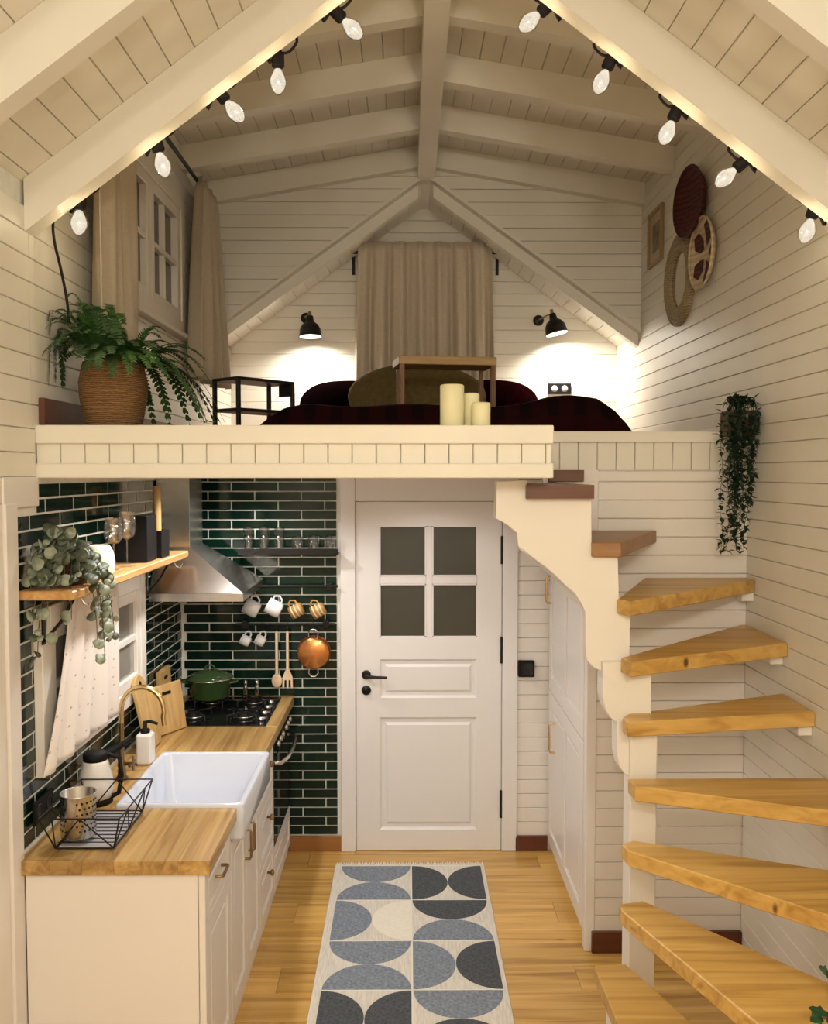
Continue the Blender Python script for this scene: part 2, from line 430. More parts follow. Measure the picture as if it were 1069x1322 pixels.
# ------------------------------------------------------------------ right wall
wr = M().box(XR, Y0, -.05, XR+.06, YB+.06, 3.2).box(XR, YLE+.03, 3.2, XR+.06, YE, 4.1).build('wall_right', 'board_paint'); tag(wr, kind='structure')
k = 0
while k*BP < 4.02:
    z0 = k*BP; z1 = z0+BP
    if z1 < 3.13: y0, y1 = Y0, YB
    else: y0, y1 = YLE+.05, YE
    if z1 > 4.0: z1 = 4.0
    if z1-z0 > .02:
        if k*BP < 2.1:
            plank(wr, 'wall_board', (XR, 0, 0), (0, 1, 0), (0, 0, 1), (-1, 0, 0), y0, YP, y0, YP, z0, z1, 'board_paint')
        else:
            plank(wr, 'wall_board', (XR, 0, 0), (0, 1, 0), (0, 0, 1), (-1, 0, 0), y0, y1, y0, y1, z0, z1, 'board_paint')
    k += 1
# ------------------------------------------------------------------ left wall: lining boards above, green tiles over the worktop
WY0, WY1, WZ0, WZ1 = 3.86, 4.98, 2.99, 3.63     # loft window opening
wl = M().box(XL-.06, Y0, -.05, XL, YB+.06, WZ0).box(XL-.06, Y0, WZ0, XL, WY0, 3.2).box(XL-.06, WY1, WZ0, XL, YB+.06, 3.2) \
    .box(XL-.06, YLE+.03, 3.2, XL, WY0, 4.1).box(XL-.06, WY1, 3.2, XL, YE, 4.1).box(XL-.06, WY0, WZ1, XL, WY1, 4.1).build('wall_left', 'grout'); tag(wl, kind='structure')
k = 0
while True:
    z0 = 2.068+k*BP; z1 = z0+BP; k += 1
    if z0 > 3.99: break
    segs = []
    if z1 <= ZL+.01: segs = [(Y0, YLE-.02)]
    elif z1 < 3.13: segs = [(Y0, 3.0), (3.003, YB)]
    else: segs = [(YLE+.05, YE)]
    z1 = min(z1, 4.0)
    if z1 > WZ0 and z0 < WZ1:
        ns = []
        for a, b in segs:
            if b > WY1: ns += [(a, WY0), (WY1, b)] if a < WY0 else [(a, b)]
            else: ns.append((a, b))
        segs = ns
    for a, b in segs:
        plank(wl, 'wall_board', (XL, 0, 0), (0, 1, 0), (0, 0, 1), (1, 0, 0), a, b, a, b, z0, z1, 'board_paint')
# smooth lower panel and corner trim where the tiles end
M().box(XL, Y0, 0, XL+.012, 2.77, 2.066).build('wall_panel', 'lower_lit_paint', wl)
M().box(XL, 2.772, 0, XL+.022, 2.858, 2.066, .003).build('corner_trim', 'cabinet_paint', wl)
M().box(XL, 2.772, 2.05, XL+.016, 3.04, 2.15, .003).build('corner_trim', 'cabinet_paint', wl)
TL, TH, GR = .2625, .0532, .007
def tile_mesh(nm, dx, dy, dz, mat):
    me = M().box(-dx/2, -dy/2, -dz/2, dx/2, dy/2, dz/2, min(.0022, dx*.3)).mesh(nm, (0, 0, 0)); me.materials.append(MATS[mat]); return me
tcache = {}
def tile(parent, c, dims, mat):
    key = (tuple(round(d, 4) for d in dims), mat)
    if key not in tcache: tcache[key] = tile_mesh('tile', *dims, mat)
    o = bpy.data.objects.new('tile', tcache[key]); COL.objects.link(o); put(o, c, parent); return o
KW = (3.0, 4.19, 1.115, 1.70)   # kitchen window frame on the tile wall: y0,y1,z0,z1
for r in range(0, 24):
    z0 = .905+r*TH; ztop = z0+TH
    if ztop > 2.16: break
    yy = 2.862 - (0 if r % 2 else TL/2)
    while yy < YD-.012:
        a, b = max(yy, 2.862), min(yy+TL, YD-.012)
        yy += TL
        if ztop > 2.055: a = max(a, 3.048)
        if b-a < .03: continue
        if a > KW[0] and b < KW[1] and z0 > KW[2] and ztop < KW[3]: continue
        tile(wl, (XL+.0012, (a+b)/2, (z0+ztop)/2), (.0024, b-a-.011, TH-GR), 'tile_dark' if (r*7+int(a*10)) % 3 else 'tile_green')
# ------------------------------------------------------------------ kitchen back wall
XT = -.398   # right end of the tiles
wb = M().box(XL, YD, -.05, XR, YD+.07, 2.2).build('wall_back', 'grout'); tag(wb, kind='structure')
for r in range(0, 40):
    z0 = .09+r*TH; zt = z0+TH
    if zt > 2.165: break
    xx = XT-.2 - TL*4 + (TL/2 if r % 2 else 0)
    while xx < XT:
        a, b = max(xx, XL+.01), min(xx+TL, XT); xx += TL
        if b-a < .03: continue
        if b < -.70 and zt < .86: continue
        tile(wb, ((a+b)/2, YD-.004, (z0+zt)/2), (b-a-GR, .008, TH-GR), 'tile_green' if (r*5+int(a*10)) % 3 else 'tile_dark')
k = 0
while k*BP < 2.14:
    plank(wb, 'wall_board', (0, YD, 0), (1, 0, 0), (0, 0, 1), (0, -1, 0), .60, .86, .60, .86, k*BP, min((k+1)*BP, 2.15), 'lower_lit_paint'); k += 1
M().box(XT+.002, YD-.012, 2.09, .62, YD, 2.16).build('head_panel', 'lower_lit_paint', wb)
b1 = M().box(-.68, YD-.026, 0, XT+.07, YD-.009, .088, .003).build('baseboard_back', 'skirting_wood'); tag(b1, kind='structure')
b2 = M().box(.615, YD-.03, 0, .80, YD-.013, .088, .003).build('baseboard_back', 'skirting_dark'); tag(b2, kind='structure')
# ------------------------------------------------------------------ partition beside the stairs
wp = M().box(.85, YP+.012, -.05, XR, YP+.05, 2.2).build('wall_partition', 'lower_lit_paint'); tag(wp, kind='structure')
k = 0
while k*BP < 2.16:
    plank(wp, 'wall_board', (0, YP+.012, 0), (1, 0, 0), (0, 0, 1), (0, -1, 0), .8455, XR-.013, .8455, XR-.013, k*BP, min((k+1)*BP, 2.172), 'lower_lit_paint'); k += 1
M().box(.60, YP+.001, 2.10, .8455, YP+.03, 2.176).build('wall_board', 'lower_lit_paint', wp)
b3 = M().box(.83, YP-.022, 0, XR-.013, YP-.002, .097, .003).build('baseboard_partition', 'skirting_dark'); tag(b3, kind='structure')
# ------------------------------------------------------------------ loft floor with panelled edges
lf = M().box(XL, YLE+.03, 2.15, .50, YB, 2.30).box(.50, YP+.06, 2.15, XR, YB, 2.30).build('floor_loft', 'lower_lit_paint'); tag(lf, kind='structure')
M().box(XL, YLE+.06, 2.30, .50, YB, 2.322).box(.50, YP+.1, 2.30, XR, YB, 2.322).build('floor_deck', 'skirting_wood', lf)
M().box(XL+.002, YLE-.012, 2.264, .502, YLE+.14, ZL, .003).build('edge_cap', 'beam_paint', lf)
M().box(XL+.002, YLE-.012, 2.146, .502, YLE+.03, 2.196, .003).build('edge_trim', 'beam_paint', lf)
x = XL+.004; vb = .0835
while x < .49:
    plank(lf, 'edge_board', (0, YLE+.03, 0), (0, 0, 1), (1, 0, 0), (0, -1, 0), 2.196, 2.264, 2.196, 2.264, x, min(x+vb, .498), 'beam_paint', t=.026); x += vb
M().box(.502, YP-.014, 2.298, XR-.014, YP+.12, 2.346, .003).build('edge_cap', 'board_paint', lf)
x = .505
while x < XR-.02:
    plank(lf, 'edge_board', (0, YP+.06, 0), (0, 0, 1), (1, 0, 0), (0, -1, 0), 2.176, 2.298, 2.176, 2.298, x, min(x+vb, XR-.014), 'board_paint', t=.058); x += vb
# skirting of the loft along the side walls
tag(M().box(XL+.012, YLE+.01, ZL, XL+.034, 6.3, ZL+.095, .003).build('baseboard_left', 'skirting_dark'), kind='structure')
tag(M().box(XR-.034, 4.0, ZL-.005, XR-.012, 6.3, ZL+.05, .003).build('baseboard_right', 'lower_lit_paint'), kind='structure')
# ------------------------------------------------------------------ far gable wall
wg = M().prism([(XL, YB, 2.2), (XR, YB, 2.2), (XR, YB, zf(XR)+.2), (XC, YB, ZF+.2), (XL, YB, zf(XL)+.2)], (0, .06, 0)).build('wall_gable', 'board_paint'); tag(wg, kind='structure')
k = 0
while True:
    z0 = ZL+k*.086; z1 = z0+.086; k += 1
    if z0 > ZF-.03: break
    h = lambda z: min(1.395, max(.005, (ZF+.02-z)/SF))
    plank(wg, 'wall_board', (XC, YB, 0), (1, 0, 0), (0, 0, 1), (0, -1, 0), -h(z0), h(z0), -h(z1), h(z1), z0, z1, 'board_paint')
# ------------------------------------------------------------------ dormer end walls above the far steep roof
for s, nm in ((-1, 'wall_dormer_left'), (1, 'wall_dormer_right')):
    xw = XL if s < 0 else XR; dw = abs(xw-XC)
    we = M().prism([(XC, YE, ZF), (xw, YE, zf(xw)), (xw, YE, zd(xw)+.06), (XC, YE, ZD+.06)], (0, .04, 0)).build(nm, 'board_paint', recalc=True); tag(we, kind='structure')
    k = 0
    while True:
        z0 = zf(xw)+.02+k*BP; z1 = z0+BP; k += 1
        if z0 > ZD-.04: break
        lo = lambda z: max(.0, (ZF-z)/SF); hi = lambda z: min(dw-.013, max(lo(z)+.002, (ZD-z)/SD))
        plank(we, 'wall_board', (XC, YE, 0), (s, 0, 0), (0, 0, 1), (0, -1, 0), lo(z0), hi(z0), lo(z1), hi(z1), z0, z1, 'board_paint')
# ------------------------------------------------------------------ ceiling: roof boards, rafters, ridge beam
ce = M().prism([(XC, Y0, ZM+.02), (XL-.06, Y0, zm(XL-.06)+.02), (XL-.06, Y0, zm(XL-.06)+.08), (XC, Y0, ZM+.08), (XR+.06, Y0, zm(XR+.06)+.08), (XR+.06, Y0, zm(XR+.06)+.02)], (0, YLE+.03-Y0, 0)) \
    .prism([(XC, YLE, ZD+.02), (XL-.06, YLE, zd(XL-.06)+.02), (XL-.06, YLE, zd(XL-.06)+.08), (XC, YLE, ZD+.08), (XR+.06, YLE, zd(XR+.06)+.08), (XR+.06, YLE, zd(XR+.06)+.02)], (0, YE+.04-YLE, 0)) \
    .prism([(XC, YE+.04, ZF+.02), (XL-.06, YE+.04, zf(XL-.06)+.02), (XL-.06, YE+.04, zf(XL-.06)+.08), (XC, YE+.04, ZF+.08), (XR+.06, YE+.04, zf(XR+.06)+.08), (XR+.06, YE+.04, zf(XR+.06)+.02)], (0, YB+.06-YE-.04, 0)) \
    .prism([(XC, YLE+.02, ZM+.01), (XL, YLE+.02, zm(XL)+.01), (XL, YLE+.02, zd(XL)+.03), (XC, YLE+.02, ZD+.03)], (0, .03, 0)) \
    .prism([(XC, YLE+.02, ZM+.01), (XR, YLE+.02, zm(XR)+.01), (XR, YLE+.02, zd(XR)+.03), (XC, YLE+.02, ZD+.03)], (0, .03, 0)) \
    .build('ceiling', 'beam_paint', recalc=True); tag(ce, kind='structure')
def roof_boards(Z, S, ya, yb, pitch):
    for s in (-1, 1):
        xw = XL if s < 0 else XR
        d = Vector((s, 0, -S)).normalized(); n = Vector((-s*S, 0, -1)).normalized(); L = abs(xw-XC)/abs(d.x)
        t = .035
        while t < L-.02:
            plank(ce, 'ceiling_board', Vector((XC, 0, Z))-n*.012, (0, 1, 0), d, n, ya, yb, ya, yb, t, min(t+pitch, L), 'board_paint'); t += pitch
roof_boards(ZM, SM, Y0, YLE+.0, .0985)
roof_boards(ZD, SD, YLE+.055, YE, .103)
roof_boards(ZF, SF, YE+.02, YB, .0985)
M().box(.067, Y0, 4.041, .175, YB, ZM+.05, .003).build('ridge_beam', 'beam_paint', ce)
def rafter(Z, S, yc, w, dep, x_in=.05):
    for s in (-1, 1):
        xw = (XL+.012) if s < 0 else (XR-.012); xi = XC+s*x_in
        z = lambda x: Z-S*abs(x-XC)-.001
        M().prism([(xi, yc-w/2, z(xi)), (xw, yc-w/2, z(xw)), (xw, yc-w/2, z(xw)-dep), (xi, yc-w/2, z(xi)-dep)], (0, w, 0)).build('rafter', 'beam_paint', ce, recalc=True)
for yc in (3.01, 2.38, 1.75, 1.1, .45, -.2): rafter(ZM, SM, yc, .075, .172, .01 if yc > 3 else .05)
for yc in (3.86, 4.48, 5.09, 5.71): rafter(ZD, SD, yc, .075, .136)
rafter(ZF, SF, YE+.085, .07, .08)
for s in (-1, 1):       # pale edging where the raised ceiling stops
    xw = XL if s < 0 else XR; xw -= s*.013
    M().prism([(XC+s*.05, YE-.026, zf(XC+.05)), (xw, YE-.026, zf(xw)), (xw, YE-.026, zf(xw)+.022), (XC+s*.05, YE-.026, zf(XC+.05)+.022)], (0, .026, 0)).build('edge_moulding', 'beam_paint', ce, recalc=True)
wk = M().box(XL-.06, Y0-.06, -.05, XR+.06, Y0, 4.3).build('wall_behind', 'board_paint'); tag(wk, kind='structure')

# ------------------------------------------------------------------ door in the back wall
yd = YD-.016
def dx(px, py=860): return PY(px, py, yd).x
def dz(py, px=550): return PY(px, py, yd).z
DX0, DX1, DZ1 = dx(460), dx(647), dz(648)
door = M()
px0, px1, px2, px3 = dx(490), dx(550), dx(558), dx(616)
p1, p2, p3, p4 = dz(679), dz(744), dz(754), dz(823)
q1, q2, q3, q4 = dz(851), dz(901), dz(926), dz(1071)
Ya, Yb = yd-.0, YD+.02
for a in ((DX0, .004, px0, DZ1), (px3, .004, DX1, DZ1), (px0, p1, px3, DZ1), (px0, q1, px3, p4), (px0, q3, px3, q2), (px0, .004, px3, q4)):
    door.box(a[0], Ya, a[1], a[2], Yb, a[3])
doorO = door.build('door_1', 'door_paint'); tag(doorO, kind='structure')
M().box(px1, Ya+.004, p4, px2, Yb, p1, .003).box(px0, Ya+.004, p3, px1, Yb, p2, .003).box(px2, Ya+.004, p3, px3, Yb, p2, .003).build('glazing_bar', 'door_paint', doorO)
for (a, b) in ((px0, px1), (px2, px3)):
    for (lo, hi) in ((p4, p3), (p2, p1)):
        M().box(a, Ya+.014, lo, b, Ya+.02, hi).build('pane', 'pane_door', doorO)
        t = .007
        M().box(a, Ya+.003, lo, a+t, Ya+.015, hi).box(b-t, Ya+.003, lo, b, Ya+.015, hi).box(a, Ya+.003, lo, b, Ya+.015, lo+t).box(a, Ya+.003, hi-t, b, Ya+.015, hi).build('pane_bead', 'door_paint', doorO)
for (lo, hi) in ((q2, q1), (q4, q3)):
    m = M(); i = .045
    # sloped moulding down to a recess, then a raised field
    def ring(x0, z0, x1, z1, y): return [(x0, y, z0), (x1, y, z0), (x1, y, z1), (x0, y, z1)]
    rings = [ring(px0, lo, px3, hi, Ya), ring(px0+.012, lo+.012, px3-.012, hi-.012, Ya+.012), ring(px0+.03, lo+.03, px3-.03, hi-.03, Ya+.013), ring(px0+i, lo+i, px3-i, hi-i, Ya+.003)]
    V = [p for r in rings for p in r]; F = [(k*4+j, k*4+(j+1) % 4, (k+1)*4+(j+1) % 4, (k+1)*4+j) for k in range(3) for j in range(4)]+[(12, 13, 14, 15)]
    m.add(V, F).build('door_panel', 'door_paint', doorO)
hy = Ya-.001
hc = PY(473, 871, hy)
lv = M().lathe([(0, 0), (.026, 0), (.026, -.008), (.022, -.01), (0, -.01)], hc, (0, 1, 0), 20).tube([hc+Vector((0, -.005, 0)), hc+Vector((0, -.045, 0)), hc+Vector((.01, -.052, 0)), hc+Vector((.055, -.052, -.004)), hc+Vector((.118, -.05, -.006))], [.009, .009, .0095, .0085, .007], 8).build('lever_handle', 'black_metal', doorO)
rc = PY(473, 891, hy)
M().lathe([(0, 0), (.027, 0), (.027, -.008), (.022, -.011), (.007, -.011), (.007, -.018), (0, -.018)], rc, (0, 1, 0), 20).build('lock_rosette', 'black_metal', doorO)
for py0, py1 in ((692, 728), (822, 856), (1020, 1055)):
    a, b = PY(648, py0, hy), PY(648, py1, hy)
    M().tube([(DX1+.003, Ya-.006, b.z), (DX1+.003, Ya-.006, a.z)], .009, 8).build('hinge', 'black_metal', doorO)
# door casing
cs = M().box(dx(440), YD-.03, 0, DX0-.004, YD+.03, 2.148, .003).build('trim_1', 'door_paint'); tag(cs, kind='structure')
M().box(DX1+.006, YD-.03, 0, dx(668), YD+.03, 2.148, .003).build('casing_post', 'door_paint', cs)
M().box(DX0-.004, YD-.026, DZ1+.004, DX1+.006, YD+.03, 2.148, .003).build('casing_head', 'door_paint', cs)

# ------------------------------------------------------------------ loft window in the left wall
wx = XL+.012
w1 = M().box(XL-.05, WY0, WZ0, XL-.044, WY1, WZ1).build('window_1', 'pane_dark'); tag(w1, kind='structure')
def yframe(m, x0, x1, ya, yb, za, zb, t, b=.003):
    m.box(x0, ya, za, x1, ya+t, zb, b).box(x0, yb-t, za, x1, yb, zb, b).box(x0, ya+t, zb-t, x1, yb-t, zb, b).box(x0, ya+t, za, x1, yb-t, za+t, b); return m
yframe(M(), XL-.05, wx+.018, WY0-.06, WY1+.06, WZ0-.06, WZ1+.06, .075).build('window_casing', 'window_paint', w1)
M().box(wx, WY0-.08, WZ0-.085, wx+.05, WY1+.08, WZ0-.06, .003).build('window_sill', 'window_paint', w1)
ym = (WY0+WY1)/2-.02
for a, b in ((WY0+.015, ym), (ym, WY1-.015)):
    sash = yframe(M(), XL-.035, XL+.022, a, b, WZ0+.015, WZ1-.015, .06).box(XL-.03, a+.06, (WZ0+WZ1)/2-.014, XL+.014, b-.06, (WZ0+WZ1)/2+.014, .003).box(XL-.03, (a+b)/2-.013, WZ0+.07, XL+.012, (a+b)/2+.013, WZ1-.07, .003).build('window_sash', 'window_paint', w1)
    zc = (WZ0+WZ1)/2
    for ya2, yb2 in ((a+.06, (a+b)/2-.013), ((a+b)/2+.013, b-.06)):
        for za, zb in ((WZ0+.075, zc-.014), (zc+.014, WZ1-.075)):
            M().box(XL-.02, ya2, za, XL-.015, yb2, zb).build('pane', 'pane_dark', sash)
# ------------------------------------------------------------------ kitchen window on the tiles
ky0, ky1, kz0, kz1 = KW
w2 = yframe(M(), XL+.001, XL+.034, ky0, ky1, kz0, kz1, .075).build('window_2', 'kwindow_paint'); tag(w2, kind='structure')
for a, b in ((ky0+.075, (ky0+ky1)/2), ((ky0+ky1)/2, ky1-.075)):
    s = yframe(M(), XL+.006, XL+.03, a, b, kz0+.075, kz1-.075, .05).box(XL+.008, a+.05, (kz0+kz1)/2-.014, XL+.026, b-.05, (kz0+kz1)/2+.014, .002).build('window_sash', 'kwindow_paint', w2)
    for za, zb in ((kz0+.125, (kz0+kz1)/2-.014), ((kz0+kz1)/2+.014, kz1-.125)):
        M().box(XL+.009, a+.05, za, XL+.013, b-.05, zb).build('pane', 'pane_grey', s)

# ================================================================== STAIRCASE
st = thing('winder_staircase', (.86, 3.2, 0), 'winding staircase with thick timber treads around a white stepped core', 'staircase')
TZ = [2.12, 1.91, 1.70, 1.49, 1.28, 1.07, .86, .65, .44]
TP = [
    [(.433, 3.19), (.676, 3.19), (.676, 3.885), (.52, 3.885), (.52, 3.4), (.433, 3.4)],
    [(.676, 3.215), (.778, 3.205), (1.10, 3.885), (.676, 3.885)],
    [(.772, 3.225), (.803, 3.160), (1.505, 3.80), (1.505, 3.885), (1.05, 3.885)],
    [(.780, 3.190), (.796, 3.112), (1.505, 3.46), (1.505, 3.885), (1.48, 3.885)],
    [(.778, 3.150), (.783, 3.090), (1.505, 3.215), (1.505, 3.495), (.81, 3.20)],
    [(.790, 3.110), (.796, 3.035), (1.505, 2.75), (1.505, 3.112)],
    [(.80, 3.075), (.754, 3.045), (.762, 2.99), (1.39, 2.40), (1.505, 2.46), (1.505, 2.79)],
    [(.833, 3.058), (.744, 3.034), (.742, 2.985), (1.088, 2.0), (1.505, 2.0), (1.505, 2.245)],
    [(.767, 3.026), (.654, 3.016), (.654, 2.95), (.672, 2.0), (1.15, 2.0)]]
for i, (z, poly) in enumerate(zip(TZ, TP)):
    a = sum((poly[k][0]*poly[(k+1) % len(poly)][1]-poly[(k+1) % len(poly)][0]*poly[k][1]) for k in range(len(poly)))
    if a < 0: poly = poly[::-1]
    m = M()
    if i == 0: m.prism([(x, y, z-.05) for x, y in poly], (0, 0, .05))
    else: m.cprism([(x, y, z-.055) for x, y in poly], (0, 0, .055), .004)
    o = m.build('tread', ('tread_dark', 'tread_mid', 'tread_pine')[min(i, 2)], st, recalc=True)
    if i == 0: o['label'] = 'dark brown top tread'
# white core panels: outlines in a plane facing the room, real thickness behind
def panel(pts, Y, th, name):
    P = [PY(x, y, Y) for x, y in pts]
    M().cprism([(p.x, Y, p.z) for p in P], (0, th, 0), .003).build(name, 'white_core', st, recalc=True)
panel([(679, 634), (679, 621), (641, 621), (641, 668), (655, 676), (667, 688), (669, 706), (679, 713), (690, 722), (703, 731), (717, 743), (730, 756), (742, 766), (751, 777), (757, 790), (757, 838), (759, 852), (766, 862), (778, 867), (813, 867), (813, 777), (798, 775), (798, 702), (764, 702), (764, 634)], 3.235, .085, 'stringer_panel')
panel([(690, 722), (703, 731), (717, 743), (730, 756), (742, 766), (751, 777), (757, 790), (796, 790), (796, 722)], 3.321, .50, 'stair_soffit')
panel([(778, 855), (778, 900), (781, 915), (788, 927), (797, 933), (841, 933), (841, 855)], 3.205, .09, 'core_panel')
panel([(797, 930), (797, 975), (800, 990), (806, 999), (814, 1003), (848, 1003), (848, 930)], 3.19, .09, 'core_panel')
M().box(.812, 3.165, 0, .91, 3.265, 1.24, .004).build('newel_post', 'white_core', st)
M().box(.690, 2.885, 0, .745, 2.985, .385, .004).build('support_post', 'white_core', st)
M().box(1.455, 3.50, 1.395, 1.507, 3.56, 1.435, .003).build('wall_cleat', 'white_core', st)
M().box(1.455, 3.235, 1.185, 1.507, 3.30, 1.225, .003).build('wall_cleat', 'white_core', st)
for z, yy in ((1.645, 3.84), (1.015, 2.95), (.805, 2.62), (.595, 2.12), (.385, 2.12)):
    if yy != 2.12: M().box(1.455, yy-.03, z-.04, 1.507, yy+.03, z, .003).build('wall_cleat', 'white_core', st)
M().box(1.2, 2.02, 0, 1.26, 2.08, .595, .004).build('support_post', 'white_core', st)
M().box(.9, 2.02, 0, .96, 2.08, .385, .004).build('support_post', 'white_core', st)
M().box(.62, YP-.03, 2.125, .775, YP-.001, 2.176, .002).build('loft_nosing', 'tread_dark', st)

# ================================================================== TALL CABINET
FX = .80
tc_ = thing('tall_cabinet', (1.1, 4.45, 0), 'tall white panelled cabinet built in behind the stairs with pale handles', 'cabinet')
M().box(FX+.022, 3.99, .06, 1.4, 4.95, 2.12).build('body', 'cabinet_paint', tc_)
M().box(FX+.03, 3.97, 0, 1.38, 4.94, .06).build('plinth', 'cabinet_paint', tc_)
tag(M().box(FX, YP-.004, 0, FX+.045, YP+.05, 2.12, .003).build('trim_2', 'cabinet_paint'), kind='structure')
def panel_door(parent, name, xf, ya, yb, za, zb, sgn, mat, t=.02, rail=.07, split=None):
    """framed door facing +-X with recessed panels"""
    m = M(); xb = xf-sgn*t
    m.box(xf, ya, za, xb, ya+rail, zb, .002).box(xf, yb-rail, za, xb, yb, zb, .002).box(xf, ya+rail, zb-rail, xb, yb-rail, zb, .002).box(xf, ya+rail, za, xb, yb-rail, za+rail, .002)
    m.box(xf-sgn*.012, ya+rail, za+rail, xb, yb-rail, zb-rail)
    if split:
        ym2 = (ya+yb)/2; m.box(xf, ym2-rail*.35, za+rail, xb, ym2+rail*.35, zb-rail, .002)
    o = m.build(name, mat, parent)
    i = rail+.022
    f = M()
    fl = [(ya+i, yb-i)] if not split else [(ya+i, ym2-rail*.35-.022), (ym2+rail*.35+.022, yb-i)]
    for a, b in fl: f.box(xf-sgn*.004, a, za+i, xf-sgn*.013, b, zb-i, .004)
    f.build('raised_field', mat, o)
    return o
d1 = panel_door(tc_, 'door', FX, 3.968, 4.94, .945, 2.11, -1, 'cabinet_paint', rail=.08, split=True)
d2 = panel_door(tc_, 'door', FX, 3.968, 4.94, .07, .935, -1, 'cabinet_paint', rail=.08, split=True)
def bar_handle(parent, p0, p1, out, r, mat, name='handle'):
    p0, p1, out = Vector(p0), Vector(p1), Vector(out)
    M().tube([p0, p0+out*.8, p0+out+(p1-p0)*.06, p1+out-(p1-p0)*.06, p1+out*.8, p1], r, 8).build(name, mat, parent)
hz = PX(716, 935, FX); bar_handle(d1, (FX, hz.y, PX(716, 972, FX).z), (FX, hz.y, PX(716, 934, FX).z), (-.028, 0, 0), .0055, 'brass')
hz = PX(712, 770, FX); bar_handle(d1, (FX, hz.y, 1.44), (FX, hz.y, 1.59), (-.028, 0, 0), .0055, 'brass')

# ================================================================== KITCHEN UNITS
CF = -.668      # front face of the cabinet doors
WT = .90        # worktop height
SY0, SY1 = 3.285, 3.925   # sink
def unit(ya, yb, label, parts):
    u = thing('base_cabinet', (-.95, (ya+yb)/2, 0), label, 'cabinet')
    parts(u, ya, yb); return u
def knob(parent, y, z, mat='old_brass'):
    M().lathe([(0, 0), (.006, 0), (.006, .012), (.015, .02), (.015, .027), (.008, .032), (0, .032)], (CF, y, z), (1, 0, 0), 14).build('knob', mat, parent)
def u1(u, a, b):
    M().box(-1.255, a+.022, .06, CF-.022, b, .848).build('body', 'cabinet_paint', u)
    M().box(-1.255, a, 0, -.69, a+.02, .85, .002).build('end_panel', 'cabinet_paint', u)
    M().box(-.688, a, 0, CF+.002, a+.022, .85, .002).build('corner_stile', 'cabinet_paint', u)
    M().box(-1.255, a+.03, 0, CF-.014, b, .06).build('plinth', 'cabinet_paint', u)
    dr = panel_door(u, 'drawer', CF, a+.026, b-.003, .67, .842, 1, 'cabinet_paint', rail=.035)
    bar_handle(dr, (CF, 3.02, .76), (CF, 3.11, .76), (.026, 0, 0), .006, 'old_brass')
    panel_door(u, 'door', CF, a+.026, b-.003, .068, .664, 1, 'cabinet_paint', rail=.06)
unit(2.852, SY0-.003, 'white base cabinet with a plain end panel under the open end of worktop', u1)
def u2(u, a, b):
    M().box(-1.255, a, .06, CF-.022, b, .63).build('body', 'cabinet_paint', u)
    M().box(-1.255, a, 0, CF-.014, b, .06).build('plinth', 'cabinet_paint', u)
    m_ = (a+b)/2
    for p, q, hy_ in ((a+.003, m_-.002, m_-.04), (m_+.002, b-.003, m_+.04)):
        d = panel_door(u, 'door', CF, p, q, .068, .765, 1, 'cabinet_paint', rail=.06)
        bar_handle(d, (CF, hy_, .58), (CF, hy_, .70), (.026, 0, 0), .0055, 'old_brass')
unit(SY0, SY1, 'white two-door base cabinet carrying the white sink', u2)
def u3(u, a, b):
    M().box(-1.255, a, .06, CF-.022, b, .848).build('body', 'cabinet_paint', u)
    M().box(-1.255, a, 0, CF-.014, b, .06).build('plinth', 'cabinet_paint', u)
    for za, zb in ((.068, .33), (.336, .60), (.606, .842)):
        d = panel_door(u, 'drawer', CF, a+.003, b-.003, za, zb, 1, 'cabinet_paint', rail=.05)
        knob(d, (a+b)/2, (za+zb)/2+.06)
unit(SY1+.003, 4.345, 'white drawer base cabinet between sink and oven', u3)
ov = thing('built_in_oven', (-.95, 4.66, .27), 'black built-in oven with curved steel handle below the hob', 'oven')
M().box(-1.24, 4.352, .275, CF-.022, 4.955, .845).build('body', 'black_matte', ov)
od = M().box(CF-.021, 4.354, .285, CF, 4.953, .725, .004).build('door', 'black_glass', ov)
M().tube([(CF, 4.40, .70), (CF+.03, 4.405, .70), (CF+.052, 4.50, .70), (CF+.058, 4.65, .70), (CF+.052, 4.80, .70), (CF+.03, 4.895, .70), (CF, 4.90, .70)], .011, 8).build('handle', 'steel', od)
cp = M().box(CF-.021, 4.354, .733, CF, 4.953, .845, .004).build('control_panel', 'black_glass', ov)
for yy in (4.44, 4.52, 4.60, 4.72, 4.80, 4.88):
    M().lathe([(0, 0), (.017, 0), (.015, .02), (0, .022)], (CF, yy, .79), (1, 0, 0), 12).build('control_knob', 'steel', cp)
def u4(u, a, b):
    M().box(-1.255, a, .05, CF-.022, b, .268).build('body', 'cabinet_paint', u)
    M().box(-1.255, a, 0, CF-.014, b, .05).build('plinth', 'cabinet_paint', u)
    panel_door(u, 'drawer', CF, a+.004, b-.004, .055, .268, 1, 'cabinet_paint', rail=.045)
unit(4.352, 4.955, 'white low panelled drawer beneath the black oven', u4)
# worktop: oak staves around the sink cut-out and hob
wt = thing('worktop', (-.95, 3.9, .85), 'oiled oak worktop with a cut-out for the white sink', 'worktop')
XW0, XW1 = XL+.009, -.645
def stave(x0, x1, y0, y1): M().box(x0, y0, .852, x1, y1, WT, .0015).build('stave', 'worktop_oak', wt)
n = 6
for i in range(n):
    a = XW0+(XW1-XW0)*i/n; b = XW0+(XW1-XW0)*(i+1)/n
    stave(a, b, 2.83, SY0)
    stave(a, b, SY1, 4.36)
    if b <= -1.09+.03 and i == 0: stave(a, b, SY0, SY1)
stave(XW0+(XW1-XW0)/n, -1.107, SY0, SY1)
stave(-.708, XW1, 4.36, 4.972)
stave(XW0, -1.225, 4.36, 4.972); stave(-1.225, -.708, 4.922, 4.972)
